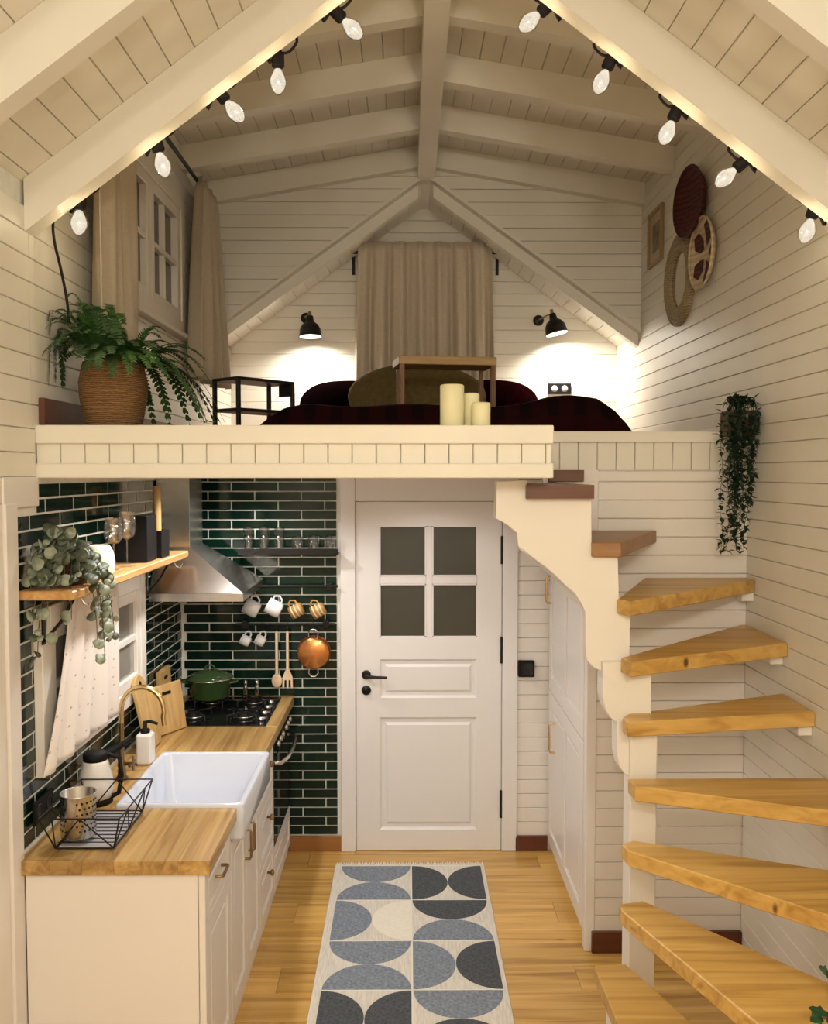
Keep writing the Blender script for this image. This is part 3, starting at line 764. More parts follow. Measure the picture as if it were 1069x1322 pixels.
# sink
sk = M(); sx0, sx1 = -1.105, -.618; sz = .914; wl_ = .028; bz = .70
def rr(x0, y0, x1, y1, r, z, seg=5):
    P = []
    for cx_, cy_, a0 in ((x1-r, y1-r, 0), (x0+r, y1-r, 90), (x0+r, y0+r, 180), (x1-r, y0+r, 270)):
        for k_ in range(seg+1):
            t = R(a0+90*k_/seg); P.append((cx_+r*math.cos(t), cy_+r*math.sin(t), z))
    return P
rings = [rr(sx0+.02, SY0+.004, sx1-.09, SY1-.004, .012, .665), rr(sx0+.012, SY0+.001, sx1-.085, SY1-.001, .014, .68), rr(sx0+.004, SY0+.001, sx1-.085, SY1-.001, .014, .775), rr(sx0, SY0+.001, sx1-.004, SY1-.001, .014, .778), rr(sx0, SY0+.001, sx1, SY1-.001, .014, .786), rr(sx0, SY0+.001, sx1, SY1-.001, .014, sz-.008), rr(sx0+.006, SY0+.006, sx1-.006, SY1-.006, .014, sz),
         rr(sx0+wl_-.006, SY0+wl_-.006, sx1-wl_+.006, SY1-wl_+.006, .03, sz), rr(sx0+wl_, SY0+wl_, sx1-wl_, SY1-wl_, .03, sz-.008), rr(sx0+wl_+.008, SY0+wl_+.008, sx1-wl_-.06, SY1-wl_-.008, .035, bz+.03), rr(sx0+wl_+.035, SY0+wl_+.035, sx1-wl_-.085, SY1-wl_-.035, .03, bz)]
nn = len(rings[0]); V = [p for r in rings for p in r]
F = [(k*nn+i, k*nn+(i+1) % nn, (k+1)*nn+(i+1) % nn, (k+1)*nn+i) for k in range(len(rings)-1) for i in range(nn)]
sk.add(V, F, True).add(rings[-1], [tuple(range(nn))]).add(rings[0], [tuple(range(nn))[::-1]])
skO = sk.build('farmhouse_sink', 'sink_ceramic'); tag(skO, 'white ceramic farmhouse sink set into the oak worktop', 'sink')
M().lathe([(0, .002), (.03, .002), (.036, 0), (.04, -.001)], ((sx0+sx1)/2-.05, (SY0+SY1)/2, bz+.001), seg=20).build('drain', 'steel', skO)
# faucet
fb = PY(152, 1003, 3.60); FXx, FYy = -1.178, 3.60
fa = thing('bridge_faucet', (FXx, FYy, WT), 'antique brass faucet with a tall arched spout behind the sink', 'faucet')
M().lathe([(0, 0), (.026, 0), (.026, .008), (.018, .016), (.015, .05), (.018, .06), (.013, .075), (.0105, .09), (.0105, .24)], (FXx, FYy, WT), seg=14).build('column', 'old_brass', fa)
arc = [(FXx, FYy, WT+.235)]+[(FXx+.088-.088*math.cos(R(t)), FYy, WT+.285+.10*math.sin(R(t))) for t in range(0, 196, 13)]+[(FXx+.178, FYy, WT+.225)]
M().tube(arc, .011, 10).build('spout', 'brass', fa)
M().tube([(FXx, FYy, WT+.065), (FXx+.05, FYy-.01, WT+.07)], .008, 8).tube([(FXx+.045, FYy-.045, WT+.07), (FXx+.045, FYy+.025, WT+.07)], .006, 8).tube([(FXx+.05, FYy-.01, WT+.04), (FXx+.05, FYy-.01, WT+.10)], .006, 8).build('cross_handle', 'old_brass', fa)
# hob
hb = thing('gas_hob', (-.965, 4.64, WT), 'black glass gas hob with four burners and cast pan supports', 'hob')
M().box(-1.222, 4.363, .875, -.71, 4.92, WT+.006, .003).build('glass_plate', 'black_glass', hb)
for bx_, by_ in ((-1.10, 4.50), (-.84, 4.50), (-1.07, 4.78), (-.84, 4.78)):
    br = M().lathe([(.05, 0), (.05, .008), (.038, .012), (.038, .02), (.030, .026), (0, .027)], (bx_, by_, WT+.006), seg=20).build('burner', 'black_matte', hb)
    M().torus((bx_, by_, WT+.015), (0, 0, 1), .046, .003, 24, 6).build('burner_ring', 'steel', br)
    for a in range(4):
        c_, s_ = math.cos(R(45+90*a)), math.sin(R(45+90*a)); g = M()
        g.tube([(bx_+c_*.105, by_+s_*.105, WT+.006), (bx_+c_*.105, by_+s_*.105, WT+.034), (bx_+c_*.03, by_+s_*.03, WT+.036)], .0045, 6)
        g.build('pan_support', 'black_metal', hb)
for i in range(4):
    M().lathe([(0, 0), (.017, 0), (.015, .018), (0, .02)], (-.745, 4.44+.11*i, WT+.006), seg=14).build('control_knob', 'steel', hb)
# green pot
pc = PY(272, 905, 4.77); PXc, PYc, PZc = -1.075, 4.77, WT+.041
gp = thing('casserole_pot', (PXc, PYc, PZc), 'green enamel casserole pot with lid standing on the hob', 'pot')
M().lathe([(0, 0), (.092, 0), (.104, .012), (.116, .105), (.120, .108), (.114, .104), (.09, .01), (0, .01)], (PXc, PYc, PZc), seg=32).build('pot_body', 'pot_green', gp)
for s in (-1, 1):
    M().tube([(PXc+s*.112, PYc-.028, PZc+.085), (PXc+s*.148, PYc-.026, PZc+.092), (PXc+s*.152, PYc, PZc+.094), (PXc+s*.148, PYc+.026, PZc+.092), (PXc+s*.112, PYc+.028, PZc+.085)], .006, 8).build('side_handle', 'pot_green', gp)
ld = M().lathe([(.124, .107), (.124, .113), (.10, .128), (.06, .142), (.0, .148)], (PXc, PYc, PZc), seg=32).build('lid', 'pot_green', gp)
M().torus((PXc, PYc, PZc+.110), (0, 0, 1), .122, .004, 32, 8).build('lid_rim', 'steel', ld)
M().tube([(PXc-.026, PYc, PZc+.145), (PXc-.024, PYc, PZc+.168), (PXc-.01, PYc, PZc+.178), (PXc+.01, PYc, PZc+.178), (PXc+.024, PYc, PZc+.168), (PXc+.026, PYc, PZc+.145)], .005, 8).build('lid_handle', 'pot_green', ld)
# slim steel mills at the back of the hob
for i, px in enumerate((317, 332)):
    q = PY(px, 900, 4.945)
    m = M().lathe([(0, 0), (.012, 0), (.012, .06), (.010, .066), (.0115, .072), (.0115, .088), (.006, .094), (0, .095)], (q.x, 4.945, WT+.001), seg=12).build('slim_mill', 'steel')
    tag(m, ('slim steel mill behind the hob, the one nearer the green pot', 'slim steel mill behind the hob, the one nearer the wooden spoon')[i], 'mill', 'steel mills behind the hob')
# cooker hood
hd = thing('cooker_hood', (-1.04, 4.62, 1.53), 'brushed steel chimney cooker hood on the tiled side wall', 'hood')
hx0, hx1, hy0, hy1 = XL+.009, -.807, 4.32, 4.92
M().box(hx0, hy0, 1.53, hx1, hy1, 1.572, .002).build('rim', 'steel', hd)
cx0, cx1, cy0, cy1 = XL+.009, -1.105, 4.48, 4.76
M().add([(hx0, hy0, 1.572), (hx1, hy0, 1.572), (hx1, hy1, 1.572), (hx0, hy1, 1.572), (cx0, cy0, 1.785), (cx1, cy0, 1.785), (cx1, cy1, 1.785), (cx0, cy1, 1.785)], [(0, 1, 5, 4), (1, 2, 6, 5), (2, 3, 7, 6), (3, 0, 4, 7), (4, 5, 6, 7), (3, 2, 1, 0)]).build('canopy', 'steel', hd)
M().box(cx0, cy0, 1.785, cx1, cy1, 2.148, .002).build('chimney', 'steel', hd)
M().box(-1.18, 4.40, 1.526, -.87, 4.84, 1.531).build('filter', 'black_metal', hd)
lamp('hood_light', 'SPOT', (-.95, 4.62, 1.518), 1.2, NEUT, .03, hd, ang=130)

# ================================================================== WALL SHELF and what stands on it
SX1, SZ = -1.082, 1.778
sh = thing('plank_shelf', (-1.18, 3.62, 1.75), 'live-edge wooden shelf on black iron brackets above the kitchen window', 'shelf')
edge = [(XL+.009, 2.872), (SX1-.01, 2.872)]+[(SX1+.006*math.sin(t*1.9)+.005*math.sin(t*4.3+1), 2.872+1.508*t/20) for t in range(1, 20)]+[(SX1-.006, 4.38), (XL+.009, 4.38)]
M().cprism([(x, y, SZ-.03) for x, y in edge], (0, 0, .03), .004).build('board', 'shelf_wood', sh, recalc=True)
for yy in (3.0, 4.2):
    M().box(XL+.036, yy-.012, SZ-.20, XL+.042, yy+.012, SZ-.031, .001).box(XL+.036, yy-.012, SZ-.037, SX1-.02, yy+.012, SZ-.031, .001).tube([(XL+.04, yy, SZ-.19), (XL+.10, yy, SZ-.12), (SX1-.05, yy, SZ-.035)], .006, 6).build('bracket', 'black_metal', sh)
    M().tube([(SX1-.03, yy, SZ-.037), (SX1-.02, yy, SZ-.06), (SX1, yy, SZ-.065), (SX1+.01, yy, SZ-.045)], .004, 6).build('hook', 'steel', sh)
# eucalyptus
ex, ey = -1.165, 3.07
eu = thing('eucalyptus_plant', (ex, ey, SZ), 'trailing eucalyptus with round grey-green leaves on the near shelf end', 'plant')
M().lathe([(0, 0), (.045, 0), (.058, .085), (.062, .09), (.054, .088), (0, .075)], (ex, ey, SZ+.001), seg=20).build('pot', 'pot_brown', eu)
def leafdisc(nm, mat, r):
    m = M(); seg = 10
    V = [(0, 0, .0)]+[(r*math.cos(2*math.pi*k/seg), r*math.sin(2*math.pi*k/seg), .18*r*(1+math.cos(4*math.pi*k/seg))) for k in range(seg)]
    V += [(x, y, z-.0012) for x, y, z in V]
    F = [(0, 1+k, 1+(k+1) % seg) for k in range(seg)]+[(seg+1, seg+2+(k+1) % seg, seg+2+k) for k in range(seg)]+[(1+k, seg+2+k, seg+2+(k+1) % seg, 1+(k+1) % seg) for k in range(seg)]
    m.add(V, F, True); me = m.mesh(nm, (0, 0, 0)); me.materials.append(MATS[mat]); return me
LD = [leafdisc('leaf', 'eucalyptus_leaf', .023), leafdisc('leaf', 'eucalyptus_pale', .021), leafdisc('leaf', 'eucalyptus_leaf', .015), leafdisc('leaf', 'eucalyptus_pale', .012)]
rnd = random.Random(3)
ends = [(-.12, -.16, -.10), (-.10, -.14, .02), (-.04, -.17, -.04), (.02, -.13, -.02), (.06, -.10, -.02), (.10, -.04, -.06), (.12, -.01, -.10), (.11, .03, -.20), (.115, .07, -.26), (.10, -.04, -.22),
        (.09, -.08, -.14), (.10, -.03, -.32), (.05, -.15, -.16), (-.02, -.19, -.22), (-.05, -.185, -.28), (.0, -.06, .12), (-.05, -.06, .13), (.06, -.03, .05), (.02, -.10, .07), (-.06, -.10, .08), (.09, -.10, -.24), (-.06, -.19, -.16)]
for (ax, ay, az) in ends:
    p0 = Vector((ex, ey, SZ+.085)); p3 = Vector((max(ex+ax, XL+.03), ey+ay, SZ+.06+az))
    p1 = p0+Vector((ax*.35, ay*.35, .07+max(az, 0)*.5)); p2 = p0+Vector((ax*.95, ay*.95, .03+az*.25+.02))
    if az < -.05: p2.z = SZ+.05
    if az < -.05: p2.x = max(p2.x, SX1+.03) if ay > -.12 else p2.x; p3.x = max(p3.x, SX1+.035) if ay > -.12 else p3.x
    bez = lambda t: p0*(1-t)**3+p1*3*t*(1-t)**2+p2*3*t*t*(1-t)+p3*t**3
    s_ = M().tube([bez(t/10) for t in range(11)], .0016, 5).build('stem', 'stem', eu)
    L = sum((bez((t+1)/10)-bez(t/10)).length for t in range(10)); nl = max(4, int(L/.046))
    for i in range(nl):
        t = .22+.78*i/(nl-1); q = bez(t)
        for sd in (-1, 1):
            me = LD[rnd.choice((0, 0, 1, 2) if t < .8 else (2, 3, 1))]
            o = bpy.data.objects.new('leaf', me); COL.objects.link(o)
            off = Vector((rnd.uniform(-1, 1), rnd.uniform(-1, 1), rnd.uniform(-.6, .8))).normalized()*.019
            q2 = q+off; q2.x = max(q2.x, XL+.035)
            if q2.z < SZ+.03 and q2.x < SX1+.02 and q2.y > 2.85: q2.z = SZ+.03 if q2.z > SZ-.05 else q2.z
            put(o, q2, s_)
            o.rotation_euler = (rnd.uniform(.5, 1.5), rnd.uniform(-.6, .6), rnd.uniform(-.9, 1.2))
# cream vase
v = M().lathe([(0, 0), (.050, 0), (.056, .01), (.058, .05), (.052, .085), (.040, .108), (.034, .112), (.034, .108), (.03, .1), (0, .09)], (-1.165, 3.335, SZ+.001), seg=28).build('squat_vase', 'cream_ceramic')
tag(v, 'cream rounded ceramic jar beside the eucalyptus on the shelf', 'jar')
# wine glasses
def wineglass(x, y, h, label):
    t = thing('wine_glass', (x, y, SZ+.001), label, 'glass')
    z = SZ+.001
    M().lathe([(0, .001), (.032, .001), (.032, .003), (.006, .006), (.004, .012)], (x, y, z), seg=20).build('foot', 'clear_glass', t)
    M().tube([(x, y, z+.005), (x, y, z+h*.5)], .0035, 8).build('glass_stem', 'clear_glass', t)
    M().lathe([(.004, h*.49), (.026, h*.54), (.038, h*.66), (.038, h*.78), (.031, h), (.029, h), (.036, h*.78), (.036, h*.66), (.024, h*.56), (0, h*.52)], (x, y, z), seg=20).build('bowl', 'clear_glass', t)
wineglass(-1.165, 3.50, .205, 'clear wine glass next to the cream jar on the shelf')
wineglass(-1.15, 3.62, .225, 'clear wine glass next to the black box on the shelf')
bb = M().box(-1.26, 3.78, SZ+.001, -1.115, 3.93, SZ+.20, .004).build('black_canister', 'black_matte'); tag(bb, 'tall square matte black canister on the wall shelf', 'canister')
cb = thing('utensil_box', (-1.16, 4.03, SZ), 'low black box holding an upright wooden rod on the shelf', 'box')
mm = M(); mm.box(-1.215, 3.965, SZ+.001, -1.105, 4.095, SZ+.012); mm.box(-1.215, 3.965, SZ+.012, -1.207, 4.095, SZ+.125).box(-1.113, 3.965, SZ+.012, -1.105, 4.095, SZ+.125).box(-1.207, 3.965, SZ+.012, -1.113, 3.973, SZ+.125).box(-1.207, 4.087, SZ+.012, -1.113, 4.095, SZ+.125)
mm.build('box_body', 'black_matte', cb)
M().lathe([(0, 0), (.018, 0), (.019, .01), (.019, .29), (.016, .31), (0, .315)], (-1.142, 4.03, SZ+.013), seg=14).build('wooden_rod', 'board_wood', cb)
# dotted cloth hanging in front of the kitchen window
cl = M(); NU, NV = 60, 26; X_ = -1.215
def cloth(u, v_):
    yt = 3.17+.50*u; yb_ = 2.905+.72*u; e = v_**1.2
    yy = yt+(yb_-yt)*e; z = 1.725-(.575-.01*u)*v_
    amp = .007+.013*v_
    return (X_+amp*math.sin(u*26+.6*math.sin(v_*3))+.006*math.sin(u*9), yy, z+.004*math.sin(u*26)*v_)
cl.grid(cloth, NU, NV)
clO = cl.build('hanging_cloth', 'dotted_linen', solid=.002); tag(clO, 'pale dotted linen cloth hanging in folds over the kitchen window', 'cloth')
uvl = clO.data.uv_layers.new(name='uv')
for p in clO.data.polygons:
    for li in p.loop_indices:
        vi = clO.data.loops[li].vertex_index; uvl.data[li].uv = ((vi % (NU+1))/NU, 1-(vi//(NU+1))/NV)
ro = M().tube([(X_, 3.13, 1.73), (X_, 3.71, 1.73)], .005, 8).tube([(X_, 3.15, 1.73), (XL+.012, 3.15, 1.73)], .004, 6).tube([(X_, 3.69, 1.73), (XL+.012, 3.69, 1.73)], .004, 6).build('cloth_rail', 'black_metal'); tag(ro, 'thin black rail under the shelf carrying the dotted cloth', 'rail')

# ================================================================== ON THE WORKTOP
ZT = WT+.001
# dish rack
dr = thing('dish_rack', (-1.09, 3.08, ZT), 'black geometric wire dish rack with a grey drip tray', 'dish rack')
bx0, bx1, by0, by1 = -1.18, -.985, 2.915, 3.235; tx0, tx1, ty0, ty1 = -1.222, -.955, 2.885, 3.265; zb, zt = ZT+.006, 1.018
B = [(bx0, by0, zb), (bx1, by0, zb), (bx1, by1, zb), (bx0, by1, zb)]; T = [(tx0, ty0, zt), (tx1, ty0, zt), (tx1, ty1, zt), (tx0, ty1, zt)]
w = M(); r_ = .0028
for q in (B, T):
    for i in range(4): w.tube([q[i], q[(i+1) % 4]], r_, 6)
for i in range(4):
    w.tube([B[i], T[i]], r_, 6)
    a, b = Vector(T[i]), Vector(T[(i+1) % 4]); c, d = Vector(B[i]), Vector(B[(i+1) % 4]); ns = 1 if i % 2 == 0 else 2
    for k in range(ns):
        ap = a.lerp(b, (k+.5)/ns); w.tube([c.lerp(d, k/ns), ap], r_*.9, 6); w.tube([ap, c.lerp(d, (k+1)/ns)], r_*.9, 6)
w.build('wire_frame', 'black_metal', dr)
g = M()
for i in range(10): yy = by0+.02+i*.031; g.tube([(bx0, yy, zb+.012), (bx1, yy, zb+.012)], .0018, 5)
g.build('base_wires', 'black_metal', dr)
M().box(bx0+.006, by0+.006, ZT, bx1-.006, by1-.006, ZT+.010, .003).build('drip_tray', 'grey_plastic', dr)
# perforated cup
cxx, cyy, cz = -1.128, 2.985, ZT+.022
cu = thing('utensil_holder', (cxx, cyy, cz), 'perforated stainless steel cutlery cup standing in the dish rack', 'cutlery cup')
M().lathe([(0, 0), (.055, 0), (.058, .004), (.058, .146), (.060, .150), (.056, .148), (.055, .006), (0, .005)], (cxx, cyy, cz), seg=36).build('cup', 'steel', cu)
h_ = M()
for rI in range(6):
    for cI in range(22):
        if (cI//3) % 2 == 0 or True:
            t = 2*math.pi*(cI+.5*(rI % 2))/22; zc_ = cz+.03+rI*.019
            dirv = Vector((math.cos(t), math.sin(t), 0))
            if 250 < math.degrees(t) % 360 < 285: continue
            h_.lathe([(0, .0006), (.0036, .0006), (.0036, 0)], Vector((cxx, cyy, zc_))+dirv*.0583, dirv, 8, False)
h_.build('holes', 'black_matte', cu)
# kettle
kx, ky = -1.195, 3.345
kt = thing('electric_kettle', (kx, ky, ZT), 'white kettle with black lid collar, spout and base beside the dish rack', 'kettle')
M().lathe([(0, 0), (.062, 0), (.062, .018), (.058, .022), (0, .022)], (kx, ky, ZT), seg=28).build('base', 'black_matte', kt)
M().lathe([(0, .023), (.060, .023), (.066, .05), (.062, .10), (.048, .155), (.046, .165), (0, .165)], (kx, ky, ZT), seg=28).build('body', 'plastic_white', kt)
M().lathe([(.044, .165), (.046, .168), (.046, .190), (.036, .197), (0, .200)], (kx, ky, ZT), seg=28).build('lid', 'black_matte', kt)
M().tube([(kx+.03, ky+.02, ZT+.175), (kx+.075, ky+.05, ZT+.20), (kx+.115, ky+.075, ZT+.225)], [.02, .014, .010], 10).build('spout', 'black_matte', kt)
M().tube([(kx+.04, ky+.01, ZT+.185), (kx+.088, ky+.012, ZT+.17), (kx+.096, ky+.01, ZT+.10), (kx+.085, ky+.008, ZT+.035), (kx+.055, ky+.0, ZT+.02)], .009, 8).build('handle', 'black_matte', kt)
# soap dispenser
sx_, sy_ = -1.14, 3.80
so = thing('soap_dispenser', (sx_, sy_, ZT), 'square white soap bottle with black pump next to the faucet', 'soap dispenser')
M().box(sx_-.034, sy_-.034, ZT, sx_+.034, sy_+.034, ZT+.135, .009).build('bottle', 'plastic_white', so)
M().lathe([(.02, .135), (.02, .15), (.009, .155), (.009, .185), (0, .186)], (sx_, sy_, ZT), seg=14).tube([(sx_, sy_, ZT+.18), (sx_+.02, sy_, ZT+.185), (sx_+.055, sy_-.005, ZT+.175)], .007, 8).build('pump', 'black_matte', so)
# cutting boards leaning on the side wall
def cut_board(name, yc, w_, h_, x_foot, tilt, label, mat='board_wood', hole=True, th=.018, taper=.8):
    """board standing on its short edge, leaning against the wall x=XL"""
    t = thing(name, (x_foot, yc, ZT), label, 'cutting board'); P = []
    for k_ in range(0, 13):
        a = R(180*k_/12); P.append((w_/2*taper*math.cos(a), h_-w_*.38+w_*.38*math.sin(a)))
    P += [(-w_/2, .02), (-w_/2+.02, 0), (w_/2-.02, 0), (w_/2, .02)]
    ux = Vector((-math.sin(R(tilt)), 0, math.cos(R(tilt)))); nx = Vector((-math.cos(R(tilt)), 0, -math.sin(R(tilt))))
    o = Vector((x_foot, yc, ZT+.001+th*math.sin(R(tilt))))
    M().cprism([o+Vector((0, 1, 0))*a+ux*b for a, b in P], nx*th, .003).build('board', mat, t, recalc=True)
    if hole:
        c = o+ux*(h_-.04)-nx*.0008
        M().lathe([(0, 0), (.011, 0), (.011, .003)], c, -nx, 14, False).build('hanging_hole', 'black_matte', t)
    return t
cut_board('rounded_cutting_board', 4.02, .20, .34, -1.155, 14, 'tall rounded oak cutting board leaning beside the soap bottle')
def sq_board(yc, w_, h_, x_foot, tilt, label, th=.022, turn=0):
    t = thing('square_cutting_board', (x_foot, yc, ZT), label, 'cutting board')
    hd = Vector((math.sin(R(turn)), math.cos(R(turn)), 0)); n0 = Vector((-math.cos(R(turn)), math.sin(R(turn)), 0))
    ux = n0*math.sin(R(tilt))+Vector((0, 0, math.cos(R(tilt)))); nx = n0*math.cos(R(tilt))-Vector((0, 0, math.sin(R(tilt))))
    o = Vector((x_foot, yc, ZT+.001+th*math.sin(R(tilt))))
    b_ = M().cprism([o+hd*a+ux*b for a, b in ((-w_/2, 0), (w_/2, 0), (w_/2, h_), (-w_/2, h_))], nx*th, .003).build('board', 'board_wood', t, recalc=True)
    M().cprism([o+hd*a+ux*b-nx*.001 for a, b in ((-.03, h_-.05), (.03, h_-.05), (.03, h_-.035), (-.03, h_-.035))], -nx*.001, .0003).build('grip_slot', 'black_matte', t)
sq_board(4.24, .22, .235, -1.145, 9, 'small square cutting board leaning in front of the hob', turn=28)
sq_board(4.53, .20, .25, -1.235, 4, 'dark-edged square cutting board leaning beside the green pot')
# black sockets on the tiles
s1 = thing('double_socket', (XL+.009, 3.03, 1.0), 'black double wall socket on the tiles behind the dish rack', 'socket')
M().box(XL+.0085, 2.95, .965, XL+.018, 3.11, 1.045, .002).build('plate', 'black_matte', s1)
for yy in (2.99, 3.07): M().lathe([(0, .001), (.02, .001), (.022, .003), (.024, .003), (.024, 0)], (XL+.0175, yy, 1.005), (1, 0, 0), 18).build('outlet', 'black_metal', s1)

# ================================================================== BACK WALL RAILS, GLASSES, MUGS
YW = YD-.009
def bx(px, py, y=YW-.05): return PY(px, py, y)
gs = thing('glass_shelf', (bx(375, 714).x, YW, bx(375, 714).z), 'narrow black metal shelf holding a row of glasses', 'shelf')
a, b = bx(309, 713), bx(437, 713)
M().box(a.x, YW-.095, a.z-.012, b.x, YW, a.z, .001).build('shelf_plate', 'black_metal', gs)
M().box(a.x, YW-.095, a.z, b.x, YW-.092, a.z+.022).build('front_lip', 'black_metal', gs)
SG = a.z+.0005
def tumbler(px, h, r, label):
    q = PY(px, 700, YW-.048)
    o = M().lathe([(0, .0), (r*.82, .0), (r*.86, .004), (r, h), (r-.0025, h), (r*.82, .009), (0, .009)], (q.x, YW-.048, SG), seg=18).build('drinking_glass', 'clear_glass')
    return tag(o, label, 'glass', 'glasses on the black shelf')
for px, w_ in ((321, 'tall clear glass at the hob end of the black shelf'), (341, 'tall clear glass in the middle of three tall ones'), (361, 'tall clear glass next to the short tumblers')): tumbler(px, .138, .031, w_)
for px, w_ in ((384, 'short clear tumbler next to the tall glasses'), (405, 'short clear tumbler in the middle of three short ones'), (426, 'short clear tumbler at the door end of the black shelf')): tumbler(px, .090, .035, w_)
def rail(y_px, x0, x1, label):
    a, b = bx(x0, y_px, YW-.04), bx(x1, y_px, YW-.04)
    t = thing('utensil_rail', ((a.x+b.x)/2, YW-.04, a.z), label, 'rail')
    M().tube([(a.x, YW-.04, a.z), (b.x, YW-.04, a.z)], .0075, 8).build('bar', 'black_metal', t)
    for x in (a.x+.05, b.x-.05): M().box(x-.016, YW-.04, a.z-.022, x+.016, YW, a.z+.022, .002).build('mount', 'black_metal', t)
    return t, a.z
r1, zr1 = rail(757, 318, 436, 'upper black rail with hanging mugs')
r2, zr2 = rail(806, 304, 432, 'lower black rail with small cups, wooden utensils and copper pan')
def hook(rl, x, z):
    yy = YW-.04
    M().tube([(x, yy-.009, z+.004), (x, yy, z+.0095), (x, yy+.008, z+.004), (x, yy, z-.012), (x, yy-.002, z-.03), (x, yy-.008, z-.038), (x, yy-.014, z-.03)], .002, 6).build('hook', 'black_metal', rl)
def mug(px, py, r, h, tilt, mat, label, zr, rl, group, band=None, name='hanging_mug'):
    q = PY(px, py, YW-.055); hook(rl, q.x+.014, zr)
    t = thing(name, (q.x, YW-.055, q.z), label, 'mug', group)
    w = Vector((-math.sin(R(tilt)), 0, math.cos(R(tilt)))); s_ = Vector((math.cos(R(tilt)), 0, math.sin(R(tilt))))
    c = Vector((q.x, YW-.055, q.z))
    M().lathe([(0, -h/2), (r*.80, -h/2), (r*.94, -h/2+.008), (r, -h*.1), (r, h/2), (r-.004, h/2), (r-.004, -h/2+.01), (0, -h/2+.008)], c, w, 24).build('cup', mat, t)
    if band:
        for k in (-.28, .0, .28): M().lathe([(r+.0003, h*k-.004), (r+.001, h*k-.004), (r+.001, h*k+.004), (r+.0003, h*k+.004)], c, w, 24).build('stripe', band, t)
    e = c+s_*r*.97
    M().tube([e+w*h*.32, e+w*h*.34+s_*.018, e+w*h*.05+s_*.030, e-w*h*.22+s_*.018, e-w*h*.26], .005, 8).build('handle', mat, t)
plain('mug_ochre', (.50, .26, .07), .35, var=.2, scale=30)
plain('mug_stripe', (.78, .68, .48), .4, var=.05)
# mugs hang from the handle: handle upward, opening to one side
mug(325, 785, .045, .085, 62, 'ceramic', 'plain white mug hanging first in line on upper rail', zr1, r1, 'mugs on the rails')
mug(354, 785, .045, .085, 62, 'ceramic', 'plain white mug hanging next to the striped mugs', zr1, r1, 'mugs on the rails')
mug(383, 788, .037, .075, 118, 'mug_ochre', 'ochre mug with pale stripes hanging beside a white mug', zr1, r1, 'mugs on the rails', 'mug_stripe')
mug(411, 788, .037, .075, 118, 'mug_ochre', 'ochre striped mug hanging at the door end of upper rail', zr1, r1, 'mugs on the rails', 'mug_stripe')
mug(317, 827, .029, .055, 62, 'ceramic', 'small white cup hanging at the hob end of lower rail', zr2, r2, 'mugs on the rails', name='hanging_cup')
mug(336, 827, .029, .055, 62, 'ceramic', 'small white cup hanging beside the wooden spoon', zr2, r2, 'mugs on the rails', name='hanging_cup')
def flatpart(pts, th, yc): return M().cprism([(x, yc, z) for x, z in pts], (0, th, 0), .002)
yu = YW-.058
q = PY(357, 820, yu); hook(r2, q.x, zr2)
zt_ = q.z+.02; zb_ = PY(357, 888, yu).z
sp = thing('wooden_spoon', (q.x, yu, zb_), 'pale wooden spoon hanging from the lower rail', 'spoon')
M().tube([(q.x, yu, zt_), (q.x, yu, zb_+.10), (q.x, yu, zb_+.06)], [.008, .0085, .010], 10).build('handle', 'pale_wood', sp)
M().grid(lambda u, v_: (q.x+.029*math.sin(math.pi*v_)*math.cos(2*math.pi*u), yu+.007*math.sin(math.pi*v_)*math.sin(2*math.pi*u), zb_+.04*(1-math.cos(math.pi*v_))), 16, 10).build('bowl', 'pale_wood', sp)
q = PY(371, 820, yu); hook(r2, q.x, zr2)
fk = thing('wooden_fork', (q.x, yu, zb_), 'pale wooden fork hanging next to the wooden spoon', 'fork')
M().tube([(q.x, yu, zt_), (q.x, yu, zb_+.085)], [.008, .0085], 10).build('handle', 'pale_wood', fk)
hdp = [(q.x-.009, zb_+.105), (q.x-.028, zb_+.06), (q.x-.029, zb_), (q.x-.019, zb_), (q.x-.017, zb_+.045), (q.x-.006, zb_+.045), (q.x-.005, zb_), (q.x+.005, zb_), (q.x+.006, zb_+.045), (q.x+.017, zb_+.045), (q.x+.019, zb_), (q.x+.029, zb_), (q.x+.028, zb_+.06), (q.x+.009, zb_+.105)]
M().prism([(x, yu-.005, z) for x, z in hdp], (0, .01, 0)).build('tines', 'pale_wood', fk, recalc=True)
q = PY(404, 844, YW-.06); cc = Vector((q.x, YW-.008, q.z)); rp = .088
hook(r2, q.x, zr2)
cpn = thing('copper_pan', (q.x, YW, q.z), 'round copper pan hanging bottom-out from the lower rail', 'pan')
M().lathe([(0, -.052), (rp*.9, -.052), (rp, -.046), (rp*1.04, 0), (rp*1.04-.003, 0), (rp*.96, -.044), (0, -.048)], cc, (0, 1, 0), 36).build('pan_body', 'copper', cpn)
M().torus(cc+Vector((0, -.002, 0)), (0, 1, 0), rp*1.05, .005, 36, 8).build('rim', 'copper_dark', cpn)
for s in (1, -1):
    zz = cc.z+s*rp
    M().tube([(cc.x-.024, cc.y-.03, zz), (cc.x-.027, cc.y-.032, zz+s*.026), (cc.x-.012, cc.y-.032, zz+s*.045), (cc.x+.012, cc.y-.032, zz+s*.045), (cc.x+.027, cc.y-.032, zz+s*.026), (cc.x+.024, cc.y-.03, zz)], .004, 8).build('loop_handle', 'steel', cpn)
# black thermostat by the door
q0, q1_ = PY(669, 874, YD-.035), PY(690, 853, YD-.035)
sw = thing('thermostat', ((q0.x+q1_.x)/2, YD-.012, q0.z), 'square black wall thermostat on boards right beside the door', 'thermostat')
M().box(q0.x, YD-.045, q0.z, q1_.x, YD-.0125, q1_.z, .005).build('housing', 'black_matte', sw)
M().box(q0.x+.012, YD-.0465, q0.z+.012, q1_.x-.012, YD-.0448, q1_.z-.012).build('face', 'black_glass', sw)

